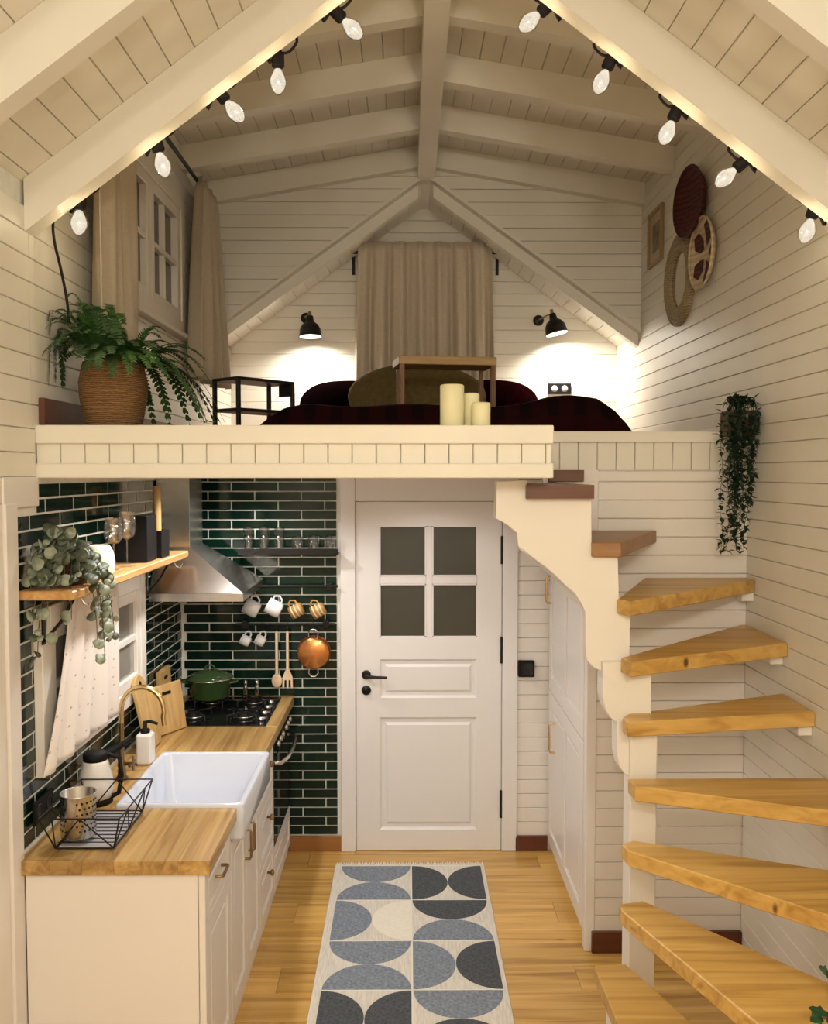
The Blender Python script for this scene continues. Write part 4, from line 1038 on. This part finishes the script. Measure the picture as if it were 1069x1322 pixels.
# ================================================================== RUG
rug = thing('patterned_rug', (.02, 3.6, 0), 'cream runner rug with blue-grey half circles on the floor before the door', 'rug')
RX0, RX1, RY1, RY0 = -.397, .42, 4.79, 2.25
M().box(RX0, RY0, .0005, RX1, RY1, .007, .002).build('pile', 'rug_base', rug)
cw = .384; c0 = -.364; ry = 4.758
B_, D_, C_ = 'rug_blue', 'rug_dark', 'rug_cream'
cells = [[('V', B_, B_), ('H', D_, D_)], [('H', B_, C_), ('V', D_, B_)], [('V', B_, B_), ('H', B_, D_)], [('H', D_, D_), ('V', B_, D_)], [('V', D_, B_), ('H', B_, B_)], [('H', B_, D_), ('V', D_, D_)]]
for r in range(6):
    yt = ry-r*.3885; yb_ = yt-.3885
    for c in range(2):
        xa = c0+c*cw+.004; xb = xa+cw-.008; ya = yb_+.004; yb2 = yt-.004; rad = (xb-xa)/2; rv = (yb2-ya)/2
        kind, m1, m2 = cells[r][c]; ce_ = [( (xa+xb)/2, yb2, 180), ((xa+xb)/2, ya, 0)] if kind == 'V' else [(xa, (ya+yb2)/2, -90), (xb, (ya+yb2)/2, 90)]
        for (hx, hy_, a0), mt in zip(ce_, (m1, m2)):
            P = []
            for k in range(25):
                t = R(a0+180*k/24); P.append((hx+rad*.995*math.cos(t), hy_+rv*.995*math.sin(t), .0068))
            M().prism(P, (0, 0, .0014)).build('half_circle', mt, rug, recalc=True)
    M().box(c0, yt-.003, .0068, c0+2*cw, yt+.003, .0078).build('pattern_line', 'rug_cream', rug)
M().box(c0+cw-.003, RY0+.05, .0068, c0+cw+.003, ry, .0078).build('pattern_line', 'rug_cream', rug)
fr = M(); n = 64
for i in range(n):
    x = RX0+.008+(RX1-RX0-.016)*i/(n-1); fr.tube([(x, RY1-.002, .004), (x+.003*math.sin(i*2.3), RY1+.012, .004), (x+.005*math.sin(i*1.7), RY1+.026, .003)], [.003, .0028, .0016], 5)
fr.build('fringe', 'rug_cream', rug)

# ================================================================== LOFT: bed and things around it
ZLF = 2.323
bed = thing('floor_bed', (.19, 5.3, ZLF), 'low bed with dark red plaid blanket on the loft floor', 'bed')
M().box(-.66, 4.50, ZLF+.001, 1.03, 6.33, ZLF+.15, .04).build('mattress', 'lower_lit_paint', bed)
bl = M()
def front_prof(x):
    pts = [(-.86, .0), (-.80, .03), (-.72, .09), (-.62, .15), (-.5, .175), (.2, .18), (.60, .19), (.74, .20), (.86, .20), (.97, .19), (1.05, .15), (1.12, .08), (1.17, 0)]
    for (a, za), (b, zb_) in zip(pts, pts[1:]):
        if a <= x <= b: t = (x-a)/(b-a); return za+(zb_-za)*t
    return 0
def blanket(u, v_):
    x = -.86+2.03*u; y = 4.42+1.7*v_
    s = min(1, (v_/.05)) ; s = s*s*(3-2*s)
    z = front_prof(x)*(.25+.75*s) if v_ > 0 else 0
    z += s*(.010*math.sin(x*9+y*3)+.008*math.sin(y*11-x*4))*min(1, front_prof(x)/.1)
    z += .05*math.exp(-((x-.82)/.13)**2-((y-4.8)/.25)**2)+.03*math.exp(-((x-.98)/.1)**2-((y-4.7)/.2)**2)
    return (x, y, ZLF+.004+max(z, 0))
bl.grid(blanket, 70, 46)
bl.build('blanket', 'plaid', bed, solid=.006)
def pillow(name, c, sx, sy, sz_, rotx, mat, label, rotz=0, group=None, ex=.85):
    m = M(); Mx = Matrix.Rotation(rotz, 3, 'Z') @ Matrix.Rotation(rotx, 3, 'X')
    def sg(v_, e): return math.copysign(abs(v_)**e, v_)
    def fn(u, v_):
        a = 2*math.pi*u; b = math.pi*(v_-.5)
        x = sg(math.cos(b), .85)*sg(math.cos(a), ex); y = sg(math.cos(b), .85)*sg(math.sin(a), .85); z = sg(math.sin(b), .9)
        z *= (1-.35*max(abs(x), abs(y))**3)
        p = Mx @ Vector((x*sx/2, y*sy/2, z*sz_/2)); return Vector(c)+p
    m.grid(fn, 36, 18); o = m.build(name, mat); return tag(o, label, 'pillow', group)
pillow('bed_pillow', (-.40, 6.00, ZLF+.30), .66, .46, .20, R(46), 'dark_fabric', 'dark red pillow propped on the bed near the left wall lamp')
pillow('bed_pillow', (.06, 5.52, ZLF+.315), .86, .52, .20, R(58), 'olive_fabric', 'olive green pillow propped up behind the bed tray', ex=1.35)
pillow('bed_pillow', (.56, 6.00, ZLF+.31), .66, .44, .18, R(48), 'dark_red_fabric', 'dark red plaid pillow below the right wall lamp')
# bed tray
A = PY(515, 460, 4.6); tz = 2.774
tr = thing('bed_tray', (.2, 4.75, 2.50), 'small wooden bed tray on straight legs standing on the blanket', 'tray')
a = Vector((-.044, 4.62, 0)); u_ = Vector((.517, .075, 0)); v_2 = Vector((-.035, .262, 0))
un, vn = u_.normalized(), Vector((-u_.normalized().y, u_.normalized().x, 0))
Lu, Lv = u_.length, .26
c = a+un*Lu/2+vn*Lv/2
M().obox((c.x, c.y, tz-.022), un, vn, (0, 0, 1), Lu, Lv, .044, .004).build('tray_top', 'tray_wood', tr)
for i, j in ((.035, .03), (.965, .03), (.06, .9), (.94, .9)):
    p = a+un*Lu*i+vn*Lv*j
    M().obox((p.x, p.y, (tz-.044+2.495)/2), un, vn, (0, 0, 1), .024, .024, tz-.044-2.495, .003).build('leg', 'leg_wood', tr)
# candles on the loft edge
for px0, px1, pyt, yc, lab in ((568, 599, 497, 3.11, 'tallest cream pillar candle on the loft edge'), (597, 619, 508, 3.145, 'middle cream pillar candle half hidden behind the shortest one'), (609, 633, 520, 3.085, 'shortest cream pillar candle on the loft edge')):
    a, b, t = PY(px0, 545, yc), PY(px1, 545, yc), PY(px0, pyt, yc); r = (b.x-a.x)/2; h = t.z-ZL
    th_ = thing('pillar_candle', ((a.x+b.x)/2, yc, ZL), lab, 'candle')
    M().lathe([(0, 0), (r-.002, 0), (r, .002), (r, h-.004), (r-.004, h), (r*.6, h-.004), (0, h-.006)], ((a.x+b.x)/2, yc, ZL+.0005), seg=28).build('wax', 'candle_wax', th_)
    M().tube([((a.x+b.x)/2, yc, ZL+h-.007), ((a.x+b.x)/2+.001, yc, ZL+h+.004)], .0012, 6).build('wick', 'black_matte', th_)
# black side table
nt_ = thing('side_table', (-.8, 4.85, ZLF), 'black metal side table with two open shelves beside the bed', 'table')
a = Vector((-.875, 4.60, 0)); un = Vector((.66, .75, 0)).normalized(); vn = Vector((-un.y, un.x, 0)); Lu, Lv, th = .37, .20, 2.662
cs_ = [(0, 0), (Lu, 0), (Lu, Lv), (0, Lv)]
for i, j in cs_:
    p = a+un*i+vn*j; M().obox((p.x, p.y, (th+ZLF)/2), un, vn, (0, 0, 1), .02, .02, th-ZLF-.001, .002).build('leg', 'black_metal', nt_)
for z in (th-.008, ZLF+.17):
    c = a+un*Lu/2+vn*Lv/2; M().obox((c.x, c.y, z), un, vn, (0, 0, 1), Lu+.02, Lv+.02, .016, .002).build('shelf_plate', 'black_metal', nt_)
c = a+un*(Lu+.016)+vn*Lv*.4
M().obox((c.x, c.y, th-.04), un, vn, (0, 0, 1), .012, .10, .075, .002).build('side_pocket', 'black_metal', nt_)
# black double socket on the far wall
p, q = PY(707, 509, YB-.013), PY(737, 495, YB-.013)
so2 = thing('wall_socket', ((p.x+q.x)/2, YB-.012, p.z), 'dark grey double socket plate on the far gable wall above bedding', 'socket')
M().box(p.x, YB-.03, p.z, q.x, YB-.0122, q.z, .003).build('plate', 'black_matte', so2)
for s in (.28, .72): M().lathe([(0, .0005), (.022, .0005), (.024, -.002), (.026, 0)], (p.x+(q.x-p.x)*s, YB-.0302, (p.z+q.z)/2), (0, -1, 0), 16).build('outlet', 'grey_plastic', so2)
# wall lamps on the gable wall
def wall_lamp(bp, sp_, axis, label, energy):
    """bp: wall plate centre, sp_: top of shade, axis: direction the shade opens"""
    t = thing('wall_lamp', bp, label, 'lamp', 'black wall lamps on the gable wall'); bp = Vector(bp); sp_ = Vector(sp_); ax = Vector(axis).normalized()
    M().lathe([(0, 0), (.038, 0), (.038, -.012), (.03, -.018), (0, -.018)], bp, (0, 1, 0), 20).build('wall_plate', 'black_metal', t)
    M().tube([bp+Vector((0, -.015, 0)), bp+Vector((0, -.06, 0)), (bp+sp_)/2+Vector((0, -.05, .0)), sp_+Vector((0, .0, 0))], .006, 8).lathe([(0, -.02), (.012, -.02), (.012, .012), (0, .012)], sp_-ax*.01, ax, 10).build('arm', 'old_brass', t)
    M().lathe([(.022, 0), (.026, .03), (.03, .042), (.055, .06), (.071, .09), (.077, .135), (.079, .145), (.076, .145), (.068, .092), (.05, .062), (.02, .045)], sp_, ax, 28).build('shade', 'black_metal', t)
    M().lathe([(.0755, .144), (.067, .092), (.049, .064), (0, .06)], sp_, ax, 28).build('shade_lining', 'ceramic', t)
    M().lathe([(0, .055), (.014, .06), (.022, .085), (.026, .105), (.02, .122), (0, .13)], sp_, ax, 16).build('bulb', 'lamp_bulb', t)
    L = lamp('wall_lamp_light', 'SPOT', sp_+ax*.138, energy, WARM2, .03, t, ang=165, blend=.8)
    L.rotation_euler = (-ax).to_track_quat('Z', 'Y').to_euler()
bp = PY(397, 411, YB-.012); t0 = PY(400, 408, YB-.19)
wall_lamp((bp.x-.01, YB-.012, bp.z+.0), (t0.x, YB-.19, t0.z), (.03, -.06, -1), 'black wall lamp shining straight down beside the left bedside', 30)
bp = PY(695, 414, YB-.012); t0 = PY(713, 405, YB-.19)
wall_lamp((bp.x, YB-.012, bp.z), (t0.x, YB-.19, t0.z), (.22, -.08, -1), 'black wall lamp with tilted shade on the other side of the curtain', 30)
# curtains
def curtain(o, dvec, nvec, wt_, wb_, zt, zb, folds, amp, mat, label, ph=0, shift=0.0):
    o = Vector(o); d = Vector(dvec); nv = Vector(nvec); m = M()
    def fn(u, v_):
        w_ = wt_+(wb_-wt_)*v_; s = (u-.5)*w_+shift*v_
        aa = amp*(.55+.45*v_)*(1 if v_ > .03 else .5)
        off = aa*math.sin(u*folds*2*math.pi+ph+.5*math.sin(v_*2.5+u*5))+aa*.35*math.sin(u*folds*4.3*math.pi+1.3)
        p = o+d*s+nv*off; return (p.x, p.y, zt+(zb-zt)*v_)
    m.grid(fn, int(folds*18), 14); c_ = m.build('curtain', mat, solid=.003)
    return tag(c_, label, 'curtain')
def crod(p0, p1, wall_vec, label, brs=(.03, .97)):
    p0, p1, wv = Vector(p0), Vector(p1), Vector(wall_vec); t = thing('curtain_rod', (p0+p1)/2, label, 'curtain rod')
    M().tube([p0, p1], .011, 8).build('rod', 'black_metal', t)
    for e, o_ in ((p0, p0-p1), (p1, p1-p0)): M().lathe([(0, 0), (.016, .004), (.019, .018), (.014, .03), (0, .034)], e, o_, 12).build('finial', 'black_metal', t)
    for k in brs:
        c_ = p0.lerp(p1, k); M().tube([c_, c_+wv], .007, 8).obox(c_+wv-wv.normalized()*.003-Vector((0, 0, .055)), wv, wv.cross(Vector((0, 0, 1))), (0, 0, 1), .006, .022, .16, .001).build('bracket', 'black_metal', t)
yr = YB-.115
p0, p1 = PY(451, 326, yr), PY(648, 326, yr)
crod((p0.x, yr, p0.z), (p1.x, yr, p0.z), (0, .10, 0), 'black curtain rod on the far gable wall between the lamps', (.022, .978))
a, b = PY(463, 318, yr), PY(634, 318, yr)
curtain(((a.x+b.x)/2, yr-.05, 0), (1, 0, 0), (0, -1, 0), b.x-a.x, (b.x-a.x)*1.06, a.z+.02, 2.62, 7, .040, 'curtain_lit', 'wide beige curtain in deep folds on the far gable wall')
xr = XL+.095
crod((xr, 3.42, 3.81), (xr, 5.46, 3.81), (-.082, 0, 0), 'black curtain rod above the loft window', (.06, .95))
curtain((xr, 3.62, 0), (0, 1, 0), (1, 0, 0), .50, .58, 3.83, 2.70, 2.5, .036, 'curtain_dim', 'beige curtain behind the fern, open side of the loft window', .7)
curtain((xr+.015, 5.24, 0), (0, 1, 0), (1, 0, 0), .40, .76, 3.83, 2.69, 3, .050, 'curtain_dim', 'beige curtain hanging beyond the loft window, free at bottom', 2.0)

# ================================================================== FERN
fx, fy = -1.062, 3.215
fe = thing('potted_fern', (fx, fy, ZL), 'lush green fern in a woven wicker pot on the loft corner', 'plant')
M().lathe([(0, 0), (.092, 0), (.102, .02), (.118, .11), (.120, .16), (.108, .215), (.104, .232), (.098, .232), (.10, .21), (.10, .19), (0, .19)], (fx, fy, ZL+.001), seg=36).build('wicker_pot', 'wicker', fe)
M().lathe([(0, .0), (.098, 0), (.098, .006), (0, .008)], (fx, fy, ZL+.19), seg=24).build('soil', 'soil', fe)
def frond(p0, ang, L, rise, droop, mat, rng):
    m = M(); n = 26; pts = []
    dirh = Vector((math.cos(ang), math.sin(ang), 0))
    for i in range(n+1):
        t = i/n; pts.append(Vector(p0)+dirh*(L*t)+Vector((0, 0, rise*math.sin(t*math.pi*.62)*1.1-droop*t**2.6)))
    for p in pts:
        p.x = max(p.x, XL+.02 if p.y < 3.30 else -1.10)
        if p.y > YLE+.0 and p.z < ZL+.02: p.z = ZL+.02
    m.tube(pts, [.0022*(1-i/n)+.0006 for i in range(n+1)], 4, False)
    side = dirh.cross(Vector((0, 0, 1)))
    for i in range(2, n):
        t = i/n; w_ = .036*min(1, (t-.05)*6)*(1-t)**.45+.005; tg = (pts[i+1]-pts[i-1]).normalized(); step = (pts[i+1]-pts[i]).length
        for s in (-1, 1):
            d = (side*s+tg*.45+Vector((0, 0, -.10+rng.uniform(-.1, .1)))).normalized(); q = pts[i]; hw = tg*step*.42
            tip = q+d*w_; tip.x = max(tip.x, XL+.016)
            m.add([q-hw*.8, q+hw*.8, q+d*w_*.6+hw, tip, q+d*w_*.5-hw*.9], [(0, 1, 2, 3, 4)])
    m.v = [(max(x, XL+.017), y, z) for x, y, z in m.v]
    return m.build('frond', mat, fe)
rng = random.Random(11)
for i in range(112):
    a = 2*math.pi*i/112+rng.uniform(-.1, .1)
    k = i % 4
    L = (.15, .27, .31, .36)[k]*rng.uniform(.85, 1.1); rise = (.13, .12, .10, .09)[k]*rng.uniform(.75, 1.25); dr_ = (.02, .10, .22, .34)[k]*rng.uniform(.7, 1.15)
    if math.sin(a) < -.35: L *= .62; dr_ *= .35; rise *= .8
    if math.cos(a) < -.2:
        L = min(L*.9, .20/abs(math.cos(a))); rise *= 1.7; dr_ *= .45 if k < 3 else .75
    frond((fx+.045*math.cos(a), fy+.045*math.sin(a), ZL+.20), a, L, rise, dr_, 'fern_leaf' if rng.random() < .7 else 'fern_tip', rng)

# ================================================================== HANGING IVY by the stair corner
ix, iy, iz = 1.415, 3.80, 2.37
iv = thing('trailing_ivy', (ix, iy, iz), 'dark trailing ivy in a small wooden wall planter at the stair corner', 'plant')
M().box(ix-.045, iy-.035, iz-.05, ix+.07, iy+.075, iz+.06, .006).build('planter', 'pot_brown', iv)
M().box(ix+.07, iy-.02, iz-.02, XR-.0125, iy+.02, iz+.03, .002).build('wall_bracket', 'black_metal', iv)
rng = random.Random(5)
def leaf_geo(m, q, d, L, rng):
    d = d.normalized(); s = d.cross(Vector((0, 0, 1)))
    if s.length < .1: s = Vector((1, 0, 0))
    s.normalize(); w = L*.33; up_ = s.cross(d)*.12*L
    m.add([q, q+d*L*.4+s*w+up_, q+d*L, q+d*L*.4-s*w+up_, q+d*L*.45], [(0, 4, 1), (1, 4, 2), (2, 4, 3), (3, 4, 0)])
for i in range(21):
    a = rng.uniform(0, 2*math.pi); down = rng.choice((.16, .22, .30, .40, .52, .60)); sp2 = rng.uniform(.03, .085)*(1.15 if down < .3 else .75)
    cxv = -.02 if down > .3 else 0
    p0 = Vector((ix+rng.uniform(-.04, .04), iy+rng.uniform(-.05, .03), iz+.065)); m = M(); pts = []
    n = int(down/.02)+8
    for k in range(n+1):
        t = k/n; z = .05*math.sin(min(1, t*5)*math.pi)*(1-t)-down*max(0, t-.1)/.9
        r_ = sp2*min(1, t*6)*(1-.5*t)
        pts.append(p0+Vector((math.cos(a)*r_+cxv*t+.008*math.sin(t*14+i), math.sin(a)*r_*.8-.055*min(1, t*6)+.008*math.cos(t*11+i), z)))
    for p in pts: p.x = min(p.x, XR-.03); p.y = min(p.y, YP-.03)
    m.tube(pts, .0012, 4, False)
    for k in range(1, n+1):
        for s in range(2):
            d = Vector((rng.uniform(-1, 1), rng.uniform(-.6, .3), rng.uniform(-.9, .5)))
            q = pts[k]; leaf_geo(m, q, d, rng.uniform(.022, .038), rng)
    m.build('vine', 'ivy_leaf', iv)
# ================================================================== holly-like plant at the stair foot
hx_, hy_, hz_ = 1.19, 2.10, .65
ho = thing('glossy_leaf_plant', (hx_, hy_, hz_), 'glossy dark green spiky-leaved potted plant standing on a lower tread', 'plant')
M().lathe([(0, 0), (.055, 0), (.075, .12), (.079, .125), (.07, .12), (0, .105)], (hx_, hy_, hz_+.001), seg=24).build('pot', 'cream_ceramic', ho)
rng = random.Random(2)
def holly(q, d, up_, L):
    m = M(); d = d.normalized(); s = d.cross(up_).normalized(); nn_ = s.cross(d); P = []; n = 6
    for sd in (1, -1):
        row = []
        for k in range(n+1):
            t = k/n; w = .30*L*math.sin(math.pi*min(t*.93+.07, 1))*(1.18 if k % 2 else .8); row.append(q+d*L*t+s*sd*w+nn_*(.22*w))
        P.append(row)
    mid = [q+d*L*k/n for k in range(n+1)]; V = mid+P[0]+P[1]; F = []
    for k in range(n): F += [(k, k+1, n+1+k+1, n+1+k), (k+1, k, 2*n+2+k, 2*n+2+k+1)]
    m.add(V, F, True).build('leaf', 'holly_leaf', ho, solid=.0012)
st_t = [(-.16, -.02, .285), (-.19, -.03, .20), (-.10, -.06, .40), (.02, -.05, .42), (.08, .02, .36), (.12, -.06, .27), (-.04, .08, .33)]
for dx_, dy_, dz_ in st_t:
    p0 = Vector((hx_, hy_, hz_+.11)); p1 = p0+Vector((dx_*.3, dy_*.3, (dz_-.11)*.6)); p2 = Vector((hx_+dx_, hy_+dy_, hz_+dz_))
    m = M().tube([p0, p1, p2], .003, 6).build('stem', 'stem', ho)
    for k in range(4):
        t = .45+.18*k; q = p1.lerp(p2, min(1, t)) ; holly(q, (p2-p1)*2+Vector((rng.uniform(-.2, .2), rng.uniform(-.2, .2), rng.uniform(-.12, .2))), Vector((.3, -.5, 1)), rng.uniform(.045, .06))
# ================================================================== right wall decorations
def on_right(px, py, off): p = PX(px, py, XR-.012-off); return p
p = on_right(889, 261, .06); rd = .176
bk = thing('red_wall_basket', (XR-.012, p.y, p.z), 'dark red woven basket plate on the right loft wall, highest of three', 'wall basket')
ax = Vector((-1, -.10, 0))
M().lathe([(0, .02), (rd*.55, .022), (rd*.85, .045), (rd, .07), (rd+.004, .066), (rd*.86, .036), (rd*.5, .008), (0, .006)], (XR-.012, p.y, p.z), ax, 36).build('plate', 'red_straw', bk)
M().torus(Vector((XR-.012, p.y, p.z))+ax.normalized()*.069, ax, rd, .006, 36, 8).build('rim', 'red_straw', bk)
p = on_right(908, 327, .03); rd = .176
bk = thing('patterned_wall_basket', (XR-.012, p.y, p.z), 'cream woven basket plate with dark red leaf shapes on the wall', 'wall basket')
cB = Vector((XR-.012, p.y, p.z))
M().lathe([(0, .012), (rd*.6, .014), (rd*.88, .030), (rd, .046), (rd+.003, .042), (rd*.88, .022), (rd*.6, .004), (0, .003)], cB, (-1, 0, 0), 36).build('plate', 'cream_straw', bk)
M().torus(cB+Vector((-.045, 0, 0)), (-1, 0, 0), rd, .006, 36, 8).build('rim', 'cream_straw', bk)
for k in range(5):      # five petal shapes woven into the plate
    t0 = R(90+72*k+20); P = []
    for (rr_, da) in ((.22, 0), (.50, -24), (.80, -20), (.92, 0), (.80, 20), (.50, 24)):
        t = t0+R(da); hgt = .0145+max(0, (rr_-.6))*.058*.98+.002
        P.append(cB+Vector((-hgt, math.cos(t)*rd*rr_, math.sin(t)*rd*rr_)))
    cen = sum(P, Vector())/len(P)
    m = M(); m.add([cen]+P, [(0, 1+i, 1+(i+1) % 6) for i in range(6)]); m.build('petal', 'red_straw', bk, solid=.002)
p = on_right(873, 361, .03); cB = Vector((XR-.012, p.y, p.z))
mi = thing('wicker_mirror', cB, 'round mirror in a wide seagrass ring frame, lowest of the wall pieces', 'mirror')
Ro, Ri = .252, .150
M().lathe([(Ri, .004), (Ri, .02), (Ri+.02, .030), ((Ro+Ri)/2, .034), (Ro-.02, .028), (Ro, .014), (Ro, .002)], cB, (-1, 0, 0), 48).build('ring_frame', 'seagrass', mi)
for rr_ in (Ri+.006, Ri+.036, Ri+.068, Ro-.004): M().torus(cB+Vector((-.030 if Ri+.01 < rr_ < Ro-.01 else -.018, 0, 0)), (-1, 0, 0), rr_, .006, 48, 6).build('braid', 'seagrass', mi)
M().lathe([(0, .008), (Ri+.004, .008)], cB, (-1, 0, 0), 40, False).build('mirror_glass', 'mirror', mi)
a, b = PX(840, 300, XR-.012), PX(857.5, 300, XR-.012); zt_, zb_ = PX(849, 270, XR-.012).z, PX(849, 341, XR-.012).z
pf = thing('framed_picture', (XR-.012, (a.y+b.y)/2, zb_), 'small framed picture with pale mat beside the wall baskets', 'picture')
f = M(); x0, x1 = XR-.0125, XR-.034
ya, yb_ = b.y, a.y
yframe(f, x1, x0, ya, yb_, zb_, zt_, .022, .003).build('frame', 'picture_frame', pf)
M().box(x0-.006, ya+.02, zb_+.02, x0, yb_-.02, zt_-.02).build('mat', 'picture_mat', pf)
M().box(x0-.007, ya+.07, zb_+.08, x0-.0055, yb_-.07, zt_-.08).build('print', 'picture_print', pf)

# ================================================================== STRING LIGHTS under the front rafters
def string_lights(bulbs, label, tail=None, head=None):
    YS = 3.068
    t = None; pts = []
    for i, (bx_, by_, sx_, sy_) in enumerate(bulbs):
        s_ = PY(sx_, sy_, YS); b_ = PY(bx_, by_, YS); s_.y += .0; w = (b_-s_).normalized(); top = s_-w*.018
        if t is None:
            t = thing('string_lights', top, label, 'string lights')
            if head: pts += [PY(x, y, YS) for x, y in head]
        so_ = M().lathe([(0, -.026), (.012, -.026), (.015, -.018), (.021, -.014), (.022, .026), (.019, .03), (0, .03)], s_, w, 14).build('socket', 'black_matte', t)
        M().lathe([(.012, .028), (.014, .036), (.024, .052), (.031, .072), (.031, .086), (.025, .105), (.013, .120), (0, .126)], s_, w, 18).build('bulb_glass', 'bulb_glass', so_)
        M().lathe([(0, .034), (.010, .038), (.019, .055), (.0255, .073), (.0255, .085), (.020, .102), (.010, .115), (0, .119)], s_, w, 12).build('glow_core', 'glow_core', so_)  # bulb-shaped body that paints the glow inside the glass
        lamp('bulb_light', 'POINT', s_+w*.08, 3.2, WARM, .030, t)
        sg = 1 if top.x < XC else -1        # the rafter rises towards the ridge on this side
        zb = lambda x: zm(x)-.172-.004
        U = Vector((top.x+sg*.066, top.y, zb(top.x+sg*.066)+.034)); D = Vector((top.x-sg*.040, top.y, zb(top.x-sg*.040)+.034))
        seq = [D, Vector((top.x-sg*.030, top.y, min(top.z+.004, zb(top.x-sg*.03)))), top+Vector((0, 0, -.004)), Vector((top.x+sg*.036, top.y, top.z+.002)), Vector((top.x+sg*.064, top.y, (top.z+U.z)/2)), U]
        if (bulbs[0][0] > bulbs[-1][0]) == (sg > 0): seq.reverse()
        pts += seq
    if tail: pts += [PY(x, y, YS) if len((x, y)) else None for x, y in tail]
    # smooth the cable
    sm = []
    for i in range(len(pts)-1):
        p0, p1, p2, p3 = pts[max(i-1, 0)], pts[i], pts[i+1], pts[min(i+2, len(pts)-1)]
        for k in range(4):
            u = k/4; sm.append(.5*((2*p1)+(p2-p0)*u+(2*p0-5*p1+4*p2-p3)*u*u+(3*p1-p0-3*p2+p3)*u**3))
    sm.append(pts[-1]); M().tube(sm, .0050, 6).build('cable', 'black_matte', t)
string_lights([(102, 284, 103, 258), (208, 206, 202, 184), (299, 139, 284, 121), (359, 100, 359, 75), (453, 35, 434, 16)], 'string of clear bulbs along the left front rafter with cable down to fern', head=[(89, 416), (86, 385), (78, 345), (70, 310), (70, 282)])
string_lights([(691, 22, 706, 9), (777, 104, 788, 78), (864, 165, 873, 144), (938, 228, 959, 210), (1045, 289, 1051, 270)], 'string of clear bulbs along the right front rafter')

# ================================================================== pendant fittings added for the unseen lights behind the viewpoint
for i, (x, y, z, lb) in enumerate(((.55, -.25, 2.95, 'unseen black cord pendant added for room light, the one nearest the loft'), (-.35, -1.3, 2.95, 'unseen black cord pendant added for room light, the one away from the loft'))):
    t = thing('added_pendant', (x, y, z), lb, 'lamp')
    M().tube([(x, y, z+.13), (x, y, zm(x)-.001)], .004, 6).build('cord', 'black_matte', t)
    M().lathe([(0, .10), (.03, .10), (.03, .15), (0, .155)], (x, y, z), seg=16).build('holder', 'black_metal', t)
